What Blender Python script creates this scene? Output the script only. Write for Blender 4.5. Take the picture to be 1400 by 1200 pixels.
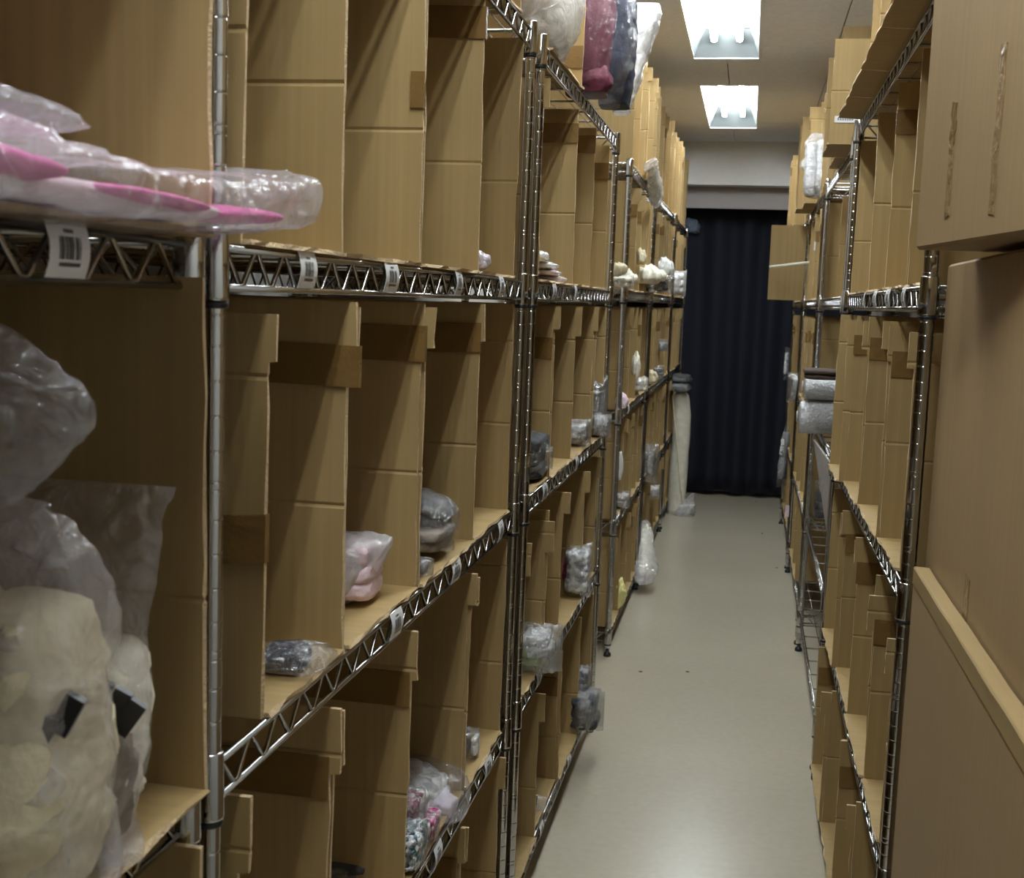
import bpy, math, random
from mathutils import Vector, Matrix, noise as mnoise

# ------------------------------------------------------------------ clear
for o in list(bpy.data.objects):
    bpy.data.objects.remove(o)
scene = bpy.context.scene
COL = scene.collection
R = random.Random(11)

# ------------------------------------------------------------------ camera
F_PX, W_PX, H_PX = 1668.66, 1400, 1200
YAW, PITCH, ROLL = -0.188439, -0.113884, 0.036527
CAM = Vector((0, 0, 1.35))
fw = Vector((math.sin(YAW) * math.cos(PITCH), math.cos(YAW) * math.cos(PITCH), math.sin(PITCH)))
rt = fw.cross(Vector((0, 0, 1))).normalized()
up = rt.cross(fw)
CR = math.cos(ROLL) * rt + math.sin(ROLL) * up
CU = -math.sin(ROLL) * rt + math.cos(ROLL) * up
cd = bpy.data.cameras.new('camera')
cam = bpy.data.objects.new('camera', cd)
COL.objects.link(cam)
cam.matrix_world = Matrix(((CR.x, CU.x, -fw.x, CAM.x), (CR.y, CU.y, -fw.y, CAM.y), (CR.z, CU.z, -fw.z, CAM.z), (0, 0, 0, 1)))
cd.sensor_fit = 'HORIZONTAL'
cd.sensor_width = 36
cd.lens = F_PX / W_PX * 36
cd.clip_start = 0.02
cd.dof.use_dof = True
cd.dof.focus_distance = 2.1
cd.dof.aperture_fstop = 15.0
scene.camera = cam

# ------------------------------------------------------------------ world, exposure, tube strength
world = bpy.data.worlds.new('world')
scene.world = world
world.use_nodes = True
world.node_tree.nodes['Background'].inputs[0].default_value = (0.8, 0.88, 1, 1)
world.node_tree.nodes['Background'].inputs[1].default_value = 0.05
vs = scene.view_settings
vs.view_transform = 'Standard'
vs.look = 'None'
vs.gamma = 1
vs.use_curve_mapping = False
vs.exposure = 0.38
TUBE = 61.0
CEIL = 2.45
LAMPS = [(-0.12, 1.37), (2.03, 3.52), (4.18, 5.67), (6.33, 7.82)]


def ray(px, py):
    return fw + CR * ((px - 700) / F_PX) - CU * ((py - 600) / F_PX)


def atX(px, py, X):
    d = ray(px, py)
    return CAM + d * ((X - CAM.x) / d.x)


def atY(px, py, Y):
    d = ray(px, py)
    return CAM + d * ((Y - CAM.y) / d.y)


def ppm(P):
    return F_PX / (P - CAM).dot(fw)


# ------------------------------------------------------------------ materials
def new_mat(name):
    m = bpy.data.materials.new(name)
    m.use_nodes = True
    nt = m.node_tree
    b = nt.nodes['Principled BSDF']
    return m, nt, b


def plain(name, col, rough=0.5, metal=0.0, bump=0.0, bscale=40, var=0.0):
    m, nt, b = new_mat(name)
    b.inputs['Base Color'].default_value = (*col, 1)
    b.inputs['Roughness'].default_value = rough
    b.inputs['Metallic'].default_value = metal
    tc = nt.nodes.new('ShaderNodeTexCoord')
    if var:
        n = nt.nodes.new('ShaderNodeTexNoise')
        n.inputs['Scale'].default_value = bscale * 0.4
        n.inputs['Detail'].default_value = 4
        nt.links.new(tc.outputs['Object'], n.inputs['Vector'])
        mx = nt.nodes.new('ShaderNodeMix')
        mx.data_type = 'RGBA'
        mx.inputs[6].default_value = (*[c * (1 - var) for c in col], 1)
        mx.inputs[7].default_value = (*[min(1, c * (1 + var)) for c in col], 1)
        nt.links.new(n.outputs['Fac'], mx.inputs[0])
        nt.links.new(mx.outputs[2], b.inputs['Base Color'])
    if bump:
        n2 = nt.nodes.new('ShaderNodeTexNoise')
        n2.inputs['Scale'].default_value = bscale
        n2.inputs['Detail'].default_value = 5
        nt.links.new(tc.outputs['Object'], n2.inputs['Vector'])
        bp = nt.nodes.new('ShaderNodeBump')
        bp.inputs['Strength'].default_value = bump
        bp.inputs['Distance'].default_value = 0.01
        nt.links.new(n2.outputs['Fac'], bp.inputs['Height'])
        nt.links.new(bp.outputs['Normal'], b.inputs['Normal'])
    return m


def cardboard(name, col, axis='Z', contrast=0.23):
    """kraft board: flutes run along one object axis, blotchy tone, per-object shift"""
    m, nt, b = new_mat(name)
    tc = nt.nodes.new('ShaderNodeTexCoord')
    mp = nt.nodes.new('ShaderNodeMapping')
    sc = {'Z': (90, 90, 1.2), 'X': (1.2, 90, 90), 'Y': (90, 1.2, 90)}[axis]
    mp.inputs['Scale'].default_value = sc
    nt.links.new(tc.outputs['Object'], mp.inputs['Vector'])
    n = nt.nodes.new('ShaderNodeTexNoise')
    n.inputs['Scale'].default_value = 1.0
    n.inputs['Detail'].default_value = 3
    nt.links.new(mp.outputs['Vector'], n.inputs['Vector'])
    n2 = nt.nodes.new('ShaderNodeTexNoise')
    n2.inputs['Scale'].default_value = 6
    n2.inputs['Detail'].default_value = 5
    nt.links.new(tc.outputs['Object'], n2.inputs['Vector'])
    oi = nt.nodes.new('ShaderNodeObjectInfo')
    a1 = nt.nodes.new('ShaderNodeMath')
    a1.operation = 'MULTIPLY_ADD'
    a1.inputs[1].default_value = 0.6
    nt.links.new(n.outputs['Fac'], a1.inputs[0])
    a2 = nt.nodes.new('ShaderNodeMath')
    a2.operation = 'MULTIPLY_ADD'
    a2.inputs[1].default_value = 0.35
    nt.links.new(n2.outputs['Fac'], a2.inputs[0])
    a3 = nt.nodes.new('ShaderNodeMath')
    a3.operation = 'MULTIPLY'
    a3.inputs[1].default_value = 0.28
    nt.links.new(oi.outputs['Random'], a3.inputs[0])
    nt.links.new(a3.outputs[0], a2.inputs[2])
    nt.links.new(a2.outputs[0], a1.inputs[2])
    ramp = nt.nodes.new('ShaderNodeValToRGB')
    ramp.color_ramp.elements[0].position = 0.25
    ramp.color_ramp.elements[1].position = 0.95
    ramp.color_ramp.elements[0].color = (*[c * (1 - contrast) for c in col], 1)
    ramp.color_ramp.elements[1].color = (*[min(1, c * (1 + contrast)) for c in col], 1)
    nt.links.new(a1.outputs[0], ramp.inputs[0])
    nt.links.new(ramp.outputs[0], b.inputs['Base Color'])
    b.inputs['Roughness'].default_value = 0.62
    b.inputs['Specular IOR Level'].default_value = 0.3
    bp = nt.nodes.new('ShaderNodeBump')
    bp.inputs['Strength'].default_value = 0.12
    bp.inputs['Distance'].default_value = 0.004
    nt.links.new(n.outputs['Fac'], bp.inputs['Height'])
    nt.links.new(bp.outputs['Normal'], b.inputs['Normal'])
    return m


def film(name, col=(0.85, 0.86, 0.9), milk=0.25, tint=(0.98, 0.98, 0.985), rough=0.09, bump=0.6, bscale=24, gloss=0.05):
    """thin plastic: see-through film with a milky scatter and sharp glints on its creases"""
    m, nt, b = new_mat(name)
    nt.nodes.remove(b)
    out = nt.nodes['Material Output']
    tr = nt.nodes.new('ShaderNodeBsdfTransparent'); tr.inputs[0].default_value = (*tint, 1)
    df = nt.nodes.new('ShaderNodeBsdfDiffuse'); df.inputs[0].default_value = (*col, 1)
    tl = nt.nodes.new('ShaderNodeBsdfTranslucent'); tl.inputs[0].default_value = (*col, 1)
    gl = nt.nodes.new('ShaderNodeBsdfGlossy'); gl.inputs['Roughness'].default_value = rough
    m0 = nt.nodes.new('ShaderNodeMixShader'); m0.inputs[0].default_value = 0.4
    m1 = nt.nodes.new('ShaderNodeMixShader')
    m2 = nt.nodes.new('ShaderNodeMixShader')
    lw = nt.nodes.new('ShaderNodeLayerWeight'); lw.inputs['Blend'].default_value = 0.5
    pw = nt.nodes.new('ShaderNodeMath'); pw.operation = 'POWER'; pw.inputs[1].default_value = 3.5
    fr = nt.nodes.new('ShaderNodeMath'); fr.operation = 'MULTIPLY_ADD'; fr.inputs[1].default_value = 0.35; fr.inputs[2].default_value = gloss
    nt.links.new(lw.outputs['Facing'], pw.inputs[0]); nt.links.new(pw.outputs[0], fr.inputs[0])
    tc = nt.nodes.new('ShaderNodeTexCoord')
    n2 = nt.nodes.new('ShaderNodeTexNoise')
    n2.inputs['Scale'].default_value = bscale
    n2.inputs['Detail'].default_value = 4
    n2.inputs['Distortion'].default_value = 1.4
    nt.links.new(tc.outputs['Object'], n2.inputs['Vector'])
    bp = nt.nodes.new('ShaderNodeBump')
    bp.inputs['Strength'].default_value = bump
    bp.inputs['Distance'].default_value = 0.03
    nt.links.new(n2.outputs['Fac'], bp.inputs['Height'])
    for q in (df, gl):
        nt.links.new(bp.outputs['Normal'], q.inputs['Normal'])
    ma = nt.nodes.new('ShaderNodeMath'); ma.operation = 'MULTIPLY'; ma.inputs[1].default_value = 2 * milk
    nt.links.new(n2.outputs['Fac'], ma.inputs[0])
    nt.links.new(ma.outputs[0], m1.inputs[0])
    nt.links.new(df.outputs[0], m0.inputs[1]); nt.links.new(tl.outputs[0], m0.inputs[2])
    nt.links.new(tr.outputs[0], m1.inputs[1]); nt.links.new(m0.outputs[0], m1.inputs[2])
    nt.links.new(fr.outputs[0], m2.inputs[0])
    nt.links.new(m1.outputs[0], m2.inputs[1]); nt.links.new(gl.outputs[0], m2.inputs[2])
    nt.links.new(m2.outputs[0], out.inputs['Surface'])
    return m


def emit(name, col, s):
    m, nt, b = new_mat(name)
    b.inputs['Base Color'].default_value = (0.9, 0.9, 0.9, 1)
    b.inputs['Emission Color'].default_value = (*col, 1)
    b.inputs['Emission Strength'].default_value = s
    return m


KRAFT = (0.362, 0.247, 0.106)
M = {}
M['board'] = cardboard('cardboard', KRAFT, 'Z')
M['board_floor'] = cardboard('cardboard_flat', KRAFT, 'X')
M['board_long'] = cardboard('cardboard_long', KRAFT, 'Y')
M['carton'] = cardboard('carton_board', (0.37, 0.250, 0.125), 'Z', 0.12)
M['edge'] = plain('torn_edge', (0.62, 0.46, 0.27), 0.8, bump=0.6, bscale=300, var=0.25)
M['tape'] = plain('brown_tape', (0.20, 0.115, 0.038), 0.22, bump=0.2, bscale=50, var=0.15)
M['scar'] = plain('torn_tape_scar', (0.30, 0.195, 0.095), 0.2, bump=0.5, bscale=90, var=0.3)
M['chrome'] = plain('chrome', (0.52, 0.52, 0.52), 0.07, 1.0)
M['wire'] = plain('chrome_wire', (0.50, 0.50, 0.50), 0.14, 1.0)
M['black'] = plain('black_plastic', (0.012, 0.012, 0.013), 0.45)
M['label'] = plain('label_paper', (0.72, 0.72, 0.73), 0.5)
M['ink'] = plain('label_ink', (0.03, 0.03, 0.035), 0.6)
M['white_metal'] = plain('white_enamel', (0.82, 0.83, 0.82), 0.3)
M['tube'] = emit('lamp_tube', (0.92, 0.99, 1.0), TUBE)
M['ceiling'] = plain('ceiling_board', (0.82, 0.83, 0.88), 0.9, bump=0.3, bscale=120, var=0.12)
M['wallpaint'] = plain('wall_paint', (0.80, 0.78, 0.75), 0.8, bump=0.08, bscale=80, var=0.04)
M['pelmet'] = plain('grey_trim', (0.40, 0.36, 0.355), 0.6, var=0.04)
M['curtain'] = plain('navy_cloth', (0.0065, 0.0075, 0.018), 0.8, bump=0.2, bscale=300, var=0.2)
M['clear'] = film('clear_film', milk=0.09, gloss=0.20, rough=0.08, bump=0.6, bscale=60)
M['cello'] = film('cellophane', milk=0.10, gloss=0.34, rough=0.12, bump=0.5, bscale=80, col=(0.9, 0.9, 0.92))
M['thin'] = film('thin_film', milk=0.025, gloss=0.04, rough=0.08, bump=0.6, bscale=30)
M['white_film'] = film('white_film', milk=0.62, gloss=0.08, rough=0.12, col=(0.84, 0.83, 0.84), bump=0.5, bscale=22)
M['milky'] = film('milky_film', milk=0.26, gloss=.08, col=(0.86, 0.83, 0.88), bump=0.55, bscale=20)
M['hazy'] = film('hazy_film', milk=0.14, gloss=.09, rough=.07, col=(0.80, 0.79, 0.84), bump=0.7, bscale=26)
M['pearl'] = film('pearl_film', milk=0.42, gloss=0.08, col=(0.84, 0.82, 0.82), bump=0.5, bscale=20)
M['foil'] = plain('silver_foil', (0.62, 0.63, 0.65), 0.22, 0.9, bump=0.9, bscale=70)
M['bubble'] = plain('bubble_wrap', (0.66, 0.67, 0.69), 0.25, 0.35, bump=0.9, bscale=130)


def cloth(name, col, rough=0.8):
    m = plain(name, col, rough, bump=0.4, bscale=60, var=0.25)
    M[name] = m
    return m


cloth('pink', (0.72, 0.16, 0.42)); cloth('pale_pink', (0.78, 0.60, 0.67)); cloth('cream', (0.70, 0.62, 0.43))
cloth('ivory', (0.78, 0.74, 0.62)); cloth('white', (0.78, 0.77, 0.76)); cloth('navy', (0.02, 0.025, 0.05))
cloth('charcoal', (0.05, 0.05, 0.055)); cloth('taupe', (0.24, 0.20, 0.17)); cloth('grey', (0.23, 0.23, 0.24))
cloth('magenta', (0.38, 0.03, 0.17)); cloth('maroon', (0.10, 0.014, 0.034)); cloth('teal', (0.10, 0.22, 0.24))
cloth('mint', (0.25, 0.48, 0.38)); cloth('green', (0.30, 0.45, 0.16)); cloth('blue_grey', (0.15, 0.19, 0.27))
cloth('brown', (0.06, 0.035, 0.025)); cloth('yellow', (0.75, 0.68, 0.30)); cloth('lilac', (0.62, 0.56, 0.64))
cloth('board_grey', (0.42, 0.39, 0.37)); cloth('slate', (0.055, 0.057, 0.065))

def cells(name, cols, scale):
    """small mixed pieces: voronoi cells, each taking one of a few colours"""
    m, nt, b = new_mat(name)
    tc = nt.nodes.new('ShaderNodeTexCoord')
    v = nt.nodes.new('ShaderNodeTexVoronoi'); v.inputs['Scale'].default_value = scale
    nt.links.new(tc.outputs['Object'], v.inputs['Vector'])
    sx = nt.nodes.new('ShaderNodeSeparateColor')
    nt.links.new(v.outputs['Color'], sx.inputs[0])
    rp_ = nt.nodes.new('ShaderNodeValToRGB'); rp_.color_ramp.interpolation = 'CONSTANT'
    el = rp_.color_ramp.elements
    while len(el) < len(cols):
        el.new(.5)
    for i_, c in enumerate(cols):
        el[i_].position = i_ / len(cols); el[i_].color = (*c, 1)
    nt.links.new(sx.outputs[0], rp_.inputs[0])
    nt.links.new(rp_.outputs[0], b.inputs['Base Color'])
    b.inputs['Roughness'].default_value = 0.35
    bp = nt.nodes.new('ShaderNodeBump'); bp.inputs['Strength'].default_value = 0.8; bp.inputs['Distance'].default_value = 0.01; bp.invert = True
    nt.links.new(v.outputs['Distance'], bp.inputs['Height']); nt.links.new(bp.outputs['Normal'], b.inputs['Normal'])
    M[name] = m


cells('beads', [(.62, .64, .66), (.08, .16, .19), (.7, .7, .72), (.03, .04, .07), (.55, .56, .6), (.2, .34, .36)], 130)
cells('confetti', [(.38, .03, .17), (.7, .66, .68), (.45, .06, .22), (.30, .02, .12), (.6, .3, .42)], 110)
cells('strips', [(.72, .72, .73), (.6, .6, .63), (.45, .45, .5), (.8, .8, .8)], 60)

# floor: worn beige vinyl
m, nt, b = new_mat('vinyl_floor')
tc = nt.nodes.new('ShaderNodeTexCoord')
na = nt.nodes.new('ShaderNodeTexNoise'); na.inputs['Scale'].default_value = 1.3; na.inputs['Detail'].default_value = 7
nb = nt.nodes.new('ShaderNodeTexNoise'); nb.inputs['Scale'].default_value = 45; nb.inputs['Detail'].default_value = 3
nc = nt.nodes.new('ShaderNodeTexNoise'); nc.inputs['Scale'].default_value = 9; nc.inputs['Detail'].default_value = 8; nc.inputs['Roughness'].default_value = 0.75
for n_ in (na, nb, nc):
    nt.links.new(tc.outputs['Object'], n_.inputs['Vector'])
rp = nt.nodes.new('ShaderNodeValToRGB')
rp.color_ramp.elements[0].position = 0.3; rp.color_ramp.elements[1].position = 0.75
rp.color_ramp.elements[0].color = (0.405, 0.358, 0.276, 1); rp.color_ramp.elements[1].color = (0.50, 0.447, 0.352, 1)
mm = nt.nodes.new('ShaderNodeMath'); mm.operation = 'MULTIPLY_ADD'; mm.inputs[1].default_value = 0.3
m2 = nt.nodes.new('ShaderNodeMath'); m2.operation = 'MULTIPLY_ADD'; m2.inputs[1].default_value = 0.5; m2.inputs[2].default_value = 0.1
nt.links.new(na.outputs['Fac'], m2.inputs[0]); nt.links.new(m2.outputs[0], mm.inputs[2]); nt.links.new(nb.outputs['Fac'], mm.inputs[0])
nt.links.new(mm.outputs[0], rp.inputs[0])
sp = nt.nodes.new('ShaderNodeValToRGB')
sp.color_ramp.elements[0].position = 0.70; sp.color_ramp.elements[1].position = 0.76
sp.color_ramp.elements[0].color = (1, 1, 1, 1); sp.color_ramp.elements[1].color = (0.72, 0.70, 0.66, 1)
nt.links.new(nc.outputs['Fac'], sp.inputs[0])
mul = nt.nodes.new('ShaderNodeMix'); mul.data_type = 'RGBA'; mul.blend_type = 'MULTIPLY'; mul.inputs[0].default_value = 1
nt.links.new(rp.outputs[0], mul.inputs[6]); nt.links.new(sp.outputs[0], mul.inputs[7])
nt.links.new(mul.outputs[2], b.inputs['Base Color'])
b.inputs['Roughness'].default_value = 0.27
M['floor'] = m
M['lamp_reflector'] = plain('lamp_reflector', (0.10, 0.11, 0.113), 0.35)


# ------------------------------------------------------------------ mesh helpers
class MB:
    def __init__(s):
        s.v = []; s.f = []; s.m = []; s.sm = []

    def add(s, vs_, fs, mi=0, smooth=False):
        o = len(s.v)
        s.v.extend([tuple(p) for p in vs_])
        for f in fs:
            s.f.append([i + o for i in f]); s.m.append(mi); s.sm.append(smooth)

    def box(s, a, b_, mi=0):
        x0, y0, z0 = [min(p, q) for p, q in zip(a, b_)]
        x1, y1, z1 = [max(p, q) for p, q in zip(a, b_)]
        s.add([(x0, y0, z0), (x1, y0, z0), (x1, y1, z0), (x0, y1, z0), (x0, y0, z1), (x1, y0, z1), (x1, y1, z1), (x0, y1, z1)],
              [(0, 3, 2, 1), (4, 5, 6, 7), (0, 1, 5, 4), (1, 2, 6, 5), (2, 3, 7, 6), (3, 0, 4, 7)], mi)

    def tube(s, pts, r, n=6, mi=0, closed_ends=True):
        pts = [Vector(p) for p in pts]
        rings = []
        prev = None
        for i, p in enumerate(pts):
            d = (pts[min(i + 1, len(pts) - 1)] - pts[max(i - 1, 0)]).normalized()
            ref = Vector((0, 0, 1)) if abs(d.z) < 0.9 else Vector((1, 0, 0))
            a = d.cross(ref).normalized(); b_ = a.cross(d)
            rings.append([p + r * (math.cos(2 * math.pi * k / n) * a + math.sin(2 * math.pi * k / n) * b_) for k in range(n)])
        vs_ = [v for rg in rings for v in rg]
        fs = []
        for i in range(len(rings) - 1):
            for k in range(n):
                k2 = (k + 1) % n
                fs.append((i * n + k, i * n + k2, (i + 1) * n + k2, (i + 1) * n + k))
        s.add(vs_, fs, mi, True)
        if closed_ends:
            e = (len(rings) - 1) * n
            o = len(s.v) - len(vs_)
            s.f.append([o + k for k in reversed(range(n))]); s.m.append(mi); s.sm.append(False)
            s.f.append([o + e + k for k in range(n)]); s.m.append(mi); s.sm.append(False)

    def lathe(s, prof, n=12, mi=0, c=(0, 0, 0)):
        vs_ = []
        for r, z in prof:
            for k in range(n):
                a = 2 * math.pi * k / n
                vs_.append((c[0] + r * math.cos(a), c[1] + r * math.sin(a), c[2] + z))
        fs = []
        for i in range(len(prof) - 1):
            for k in range(n):
                k2 = (k + 1) % n
                fs.append((i * n + k, i * n + k2, (i + 1) * n + k2, (i + 1) * n + k))
        s.add(vs_, fs, mi, True)
        o = len(s.v) - len(vs_)
        s.f.append([o + k for k in reversed(range(n))]); s.m.append(mi); s.sm.append(False)
        s.f.append([o + (len(prof) - 1) * n + k for k in range(n)]); s.m.append(mi); s.sm.append(False)

    def mesh(s, name, mats):
        me = bpy.data.meshes.new(name)
        me.from_pydata(s.v, [], s.f)
        for mm_ in (mats if isinstance(mats, (list, tuple)) else [mats]):
            me.materials.append(mm_)
        me.polygons.foreach_set('material_index', s.m)
        me.polygons.foreach_set('use_smooth', s.sm)
        me.update()
        return me


def put(name, me, parent=None, loc=(0, 0, 0), rot=None):
    o = bpy.data.objects.new(name, me)
    COL.objects.link(o)
    o.location = loc
    if rot:
        o.rotation_euler = rot
    if parent:
        o.parent = parent
    return o


def build(mb, name, mats, parent=None, loc=(0, 0, 0), rot=None):
    return put(name, mb.mesh(name, mats), parent, loc, rot)


def tag(o, label, cat, group=None):
    o['label'] = label; o['category'] = cat
    if group:
        o['group'] = group
    return o


def empty(name, loc, label, cat, group=None, rz=0):
    o = bpy.data.objects.new(name, None)
    o.empty_display_size = 0.05
    COL.objects.link(o)
    o.location = loc
    o.rotation_euler = (0, 0, rz)
    return tag(o, label, cat, group)


def struct(o):
    o['kind'] = 'structure'
    return o


# ------------------------------------------------------------------ the room
XW0, XW1, YW0, YW1 = -.945, .80, -3.2, 8.46
mb = MB(); mb.box((XW0 - .1, YW0 - .1, -0.1), (XW1 + .1, 9.1, 0)); struct(build(mb, 'floor', M['floor']))
mb = MB(); mb.box((XW0 - .1, YW0, 0), (XW0, 9.1, 2.6)); struct(build(mb, 'wall_left', M['wallpaint']))
mb = MB(); mb.box((XW1, YW0, 0), (XW1 + .1, 9.1, 2.6)); struct(build(mb, 'wall_right', M['wallpaint']))
mb = MB(); mb.box((XW0, YW0 - .1, 0), (XW1, YW0, 2.6)); struct(build(mb, 'wall_rear', M['wallpaint']))
mb = MB(); mb.box((XW0, YW1, 2.165), (XW1, YW1 + .14, 2.6)); mb.box((XW0, 9.0, 0), (XW1, 9.1, 2.165)); struct(build(mb, 'wall_far', M['wallpaint']))
mb = MB(); mb.box((XW0, 8.16, 2.36), (-0.60, 8.455, CEIL - .001)); struct(build(mb, 'wall_bulkhead', M['wallpaint']))
mb = MB(); mb.box((XW0, YW1 + .14, 2.02), (XW1, YW1 + .18, 2.20)); struct(build(mb, 'trim_1', M['pelmet']))
# ceiling slab with separate boards below it
slab = MB(); slab.box((XW0, YW0, 2.60), (XW1, 9.1, 2.7)); CE = struct(build(slab, 'ceiling', M['ceiling']))


def rect_minus(rects, h):
    out = []
    for (x0, y0, x1, y1) in rects:
        a0, b0, a1, b1 = max(x0, h[0]), max(y0, h[1]), min(x1, h[2]), min(y1, h[3])
        if a0 >= a1 or b0 >= b1:
            out.append((x0, y0, x1, y1)); continue
        if x0 < a0: out.append((x0, y0, a0, y1))
        if a1 < x1: out.append((a1, y0, x1, y1))
        if y0 < b0: out.append((a0, y0, a1, b0))
        if b1 < y1: out.append((a0, b1, a1, y1))
    return out


LX0, LX1 = -0.325, -0.019
holes = [(LX0, a, LX1, b_) for a, b_ in LAMPS]
TW, TL = 0.46, 1.085
col_i = 0
x = -0.17 - 2 * TW
while x < XW1:
    off = 0.0 if col_i % 2 else TL / 2
    y = 4.875 - 8 * TL + off
    while y < YW1:
        rs = [(max(x, XW0) + .0022, max(y, YW0) + .0022, min(x + TW, XW1) - .0022, min(y + TL, YW1) - .0022)]
        if rs[0][2] > rs[0][0] and rs[0][3] > rs[0][1]:
            for h in holes:
                rs = rect_minus(rs, h)
            mb = MB()
            for q in rs:
                mb.box((q[0], q[1], CEIL), (q[2], q[3], CEIL + .012))
            if rs:
                build(mb, 'ceiling_board', M['ceiling'], CE)
        y += TL
    x += TW
    col_i += 1

# curtain
mb = MB()
NX, NZ = 260, 14
cx0, cx1 = XW0 + .02, XW1 - .02
vs_, fs = [], []
for j in range(NZ + 1):
    z = 0.015 + (2.10 - 0.015) * j / NZ
    for i in range(NX + 1):
        x_ = cx0 + (cx1 - cx0) * i / NX
        amp = 0.032 + 0.012 * mnoise.noise(Vector((x_ * 3, 0, 3)))
        y_ = 8.83 + amp * math.sin(x_ * 2 * math.pi / 0.21 + 1.6 * mnoise.noise(Vector((x_ * 2.1, z * .25, 0)))) * (1 - .35 * j / NZ) + .01 * mnoise.noise(Vector((x_ * 7, z * 1.3, 5)))
        zz = z + (0.02 * abs(math.sin(x_ * 9)) if j == 0 else 0)
        vs_.append((x_, y_, zz))
for j in range(NZ):
    for i in range(NX):
        a = j * (NX + 1) + i
        fs.append((a, a + 1, a + NX + 2, a + NX + 1))
mb.add(vs_, fs, 0, True)
cur = empty('curtain', (0, 8.83, 0), 'dark navy floor-length curtain closing the far end of the aisle', 'curtain')
co = build(mb, 'cloth', M['curtain'], cur, (0, -8.83, 0))
sol = co.modifiers.new('solid', 'SOLIDIFY'); sol.thickness = 0.003
mb = MB(); mb.tube([(cx0, 8.83, 2.11), (cx1, 8.83, 2.11)], .012, 8); build(mb, 'curtain_rail', M['pelmet'], cur, (0, -8.83, 0))


# ------------------------------------------------------------------ lamps
def lamp(i, y0, y1, label):
    xc = (LX0 + LX1) / 2
    e = empty('ceiling_lamp', (xc, (y0 + y1) / 2, CEIL), label, 'ceiling lamp', 'recessed twin-tube ceiling lamps')
    L2, W2 = (y1 - y0) / 2, (LX1 - LX0) / 2
    t = .012
    mb = MB()    # trough: sloping sides, ends, flat top
    wi, li, h = W2 - .055, L2 - .06, .115
    o_ = [(-W2 + t, -L2 + t, 0), (W2 - t, -L2 + t, 0), (W2 - t, L2 - t, 0), (-W2 + t, L2 - t, 0)]
    n_ = [(-wi, -li, h), (wi, -li, h), (wi, li, h), (-wi, li, h)]
    mb.add(o_ + n_, [(0, 1, 5, 4), (1, 2, 6, 5), (2, 3, 7, 6), (3, 0, 4, 7), (4, 5, 6, 7)])
    build(mb, 'reflector', M['lamp_reflector'], e)
    mb = MB()
    mb.box((-W2 + .0005, -L2 + .0005, -.004), (-W2 + t, L2 - .0005, .004)); mb.box((W2 - t, -L2 + .0005, -.004), (W2 - .0005, L2 - .0005, .004))
    mb.box((-W2 + t, -L2 + .0005, -.004), (W2 - t, -L2 + t, .004)); mb.box((-W2 + t, L2 - t, -.004), (W2 - t, L2 - .0005, .004))
    build(mb, 'trim_frame', M['white_metal'], e)
    for xs in (-.055, .055):
        mb = MB(); mb.tube([(xs, -li + .015, .070), (xs, li - .015, .070)], .0145, 12)
        tb = build(mb, 'tube', M['tube'], e)
        for sy in (-1, 1):
            mb = MB(); mb.box((xs - .014, sy * (li - .012) - .012, .058), (xs + .014, sy * (li - .012) + .012, .1145))
            build(mb, 'lamp_holder', M['white_metal'], tb)


for i, (a, b_) in enumerate(LAMPS):
    lamp(i, a, b_, ['recessed twin-tube ceiling lamp above the camera position',
                    'recessed twin-tube ceiling lamp over the third left rack, above the frame',
                    'larger, nearer of the two lit twin-tube ceiling lamps, cut by the top edge',
                    'smaller, farther lit twin-tube ceiling lamp, nearest the curtain'][i])


# ------------------------------------------------------------------ wire racks
def post_mesh(h, r, pitch):
    mb = MB()
    prof = [(r, 0.03)]
    z = 0.05; k = 0
    while z < h - .02:
        zs = [z] if k % 5 else [z - .0036, z + .0036]
        for q in zs:
            prof += [(r, q - .0018), (r, q - .0011), (r - .0006, q - .0004), (r - .0006, q + .0004), (r, q + .0011), (r, q + .0018)]
        z += pitch; k += 1
    prof += [(r, h - .002), (r - .002, h)]
    mb.lathe(prof, 14)
    return mb.mesh('post', M['chrome'])


def foot_mesh(r):
    mb = MB(); mb.lathe([(r * 1.25, 0), (r * 1.3, .006), (r * 1.1, .014), (r * .6, .016), (r * .6, .031)], 12)
    return mb.mesh('foot', M['black'])


def collar_mesh(r):
    mb = MB(); mb.lathe([(r * 1.32, -.046), (r * 1.34, -.044), (r * 1.22, .010), (r * 1.18, .0115), (r * 1.02, .012)], 16)
    return mb.mesh('collar', M['chrome'])


def clip_mesh(r):
    mb = MB(); mb.lathe([(r * 1.05, -.053), (r * 1.24, -.052), (r * 1.24, -.0465)], 14)
    return mb.mesh('clip', M['black'])


def zig(y0, y1, z0, z1, xx, period, along='y'):
    n = max(2, int(round((y1 - y0) / (period / 2))))
    pts = []
    for i in range(n + 1):
        q = y0 + (y1 - y0) * i / n
        z = z0 if i % 2 else z1
        # rounded bends: two points around each apex
        for dq in (-.12, .12):
            qq = q + dq * period / 2
            pts.append((xx, qq, z) if along == 'y' else (qq, xx, z))
    return pts


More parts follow.
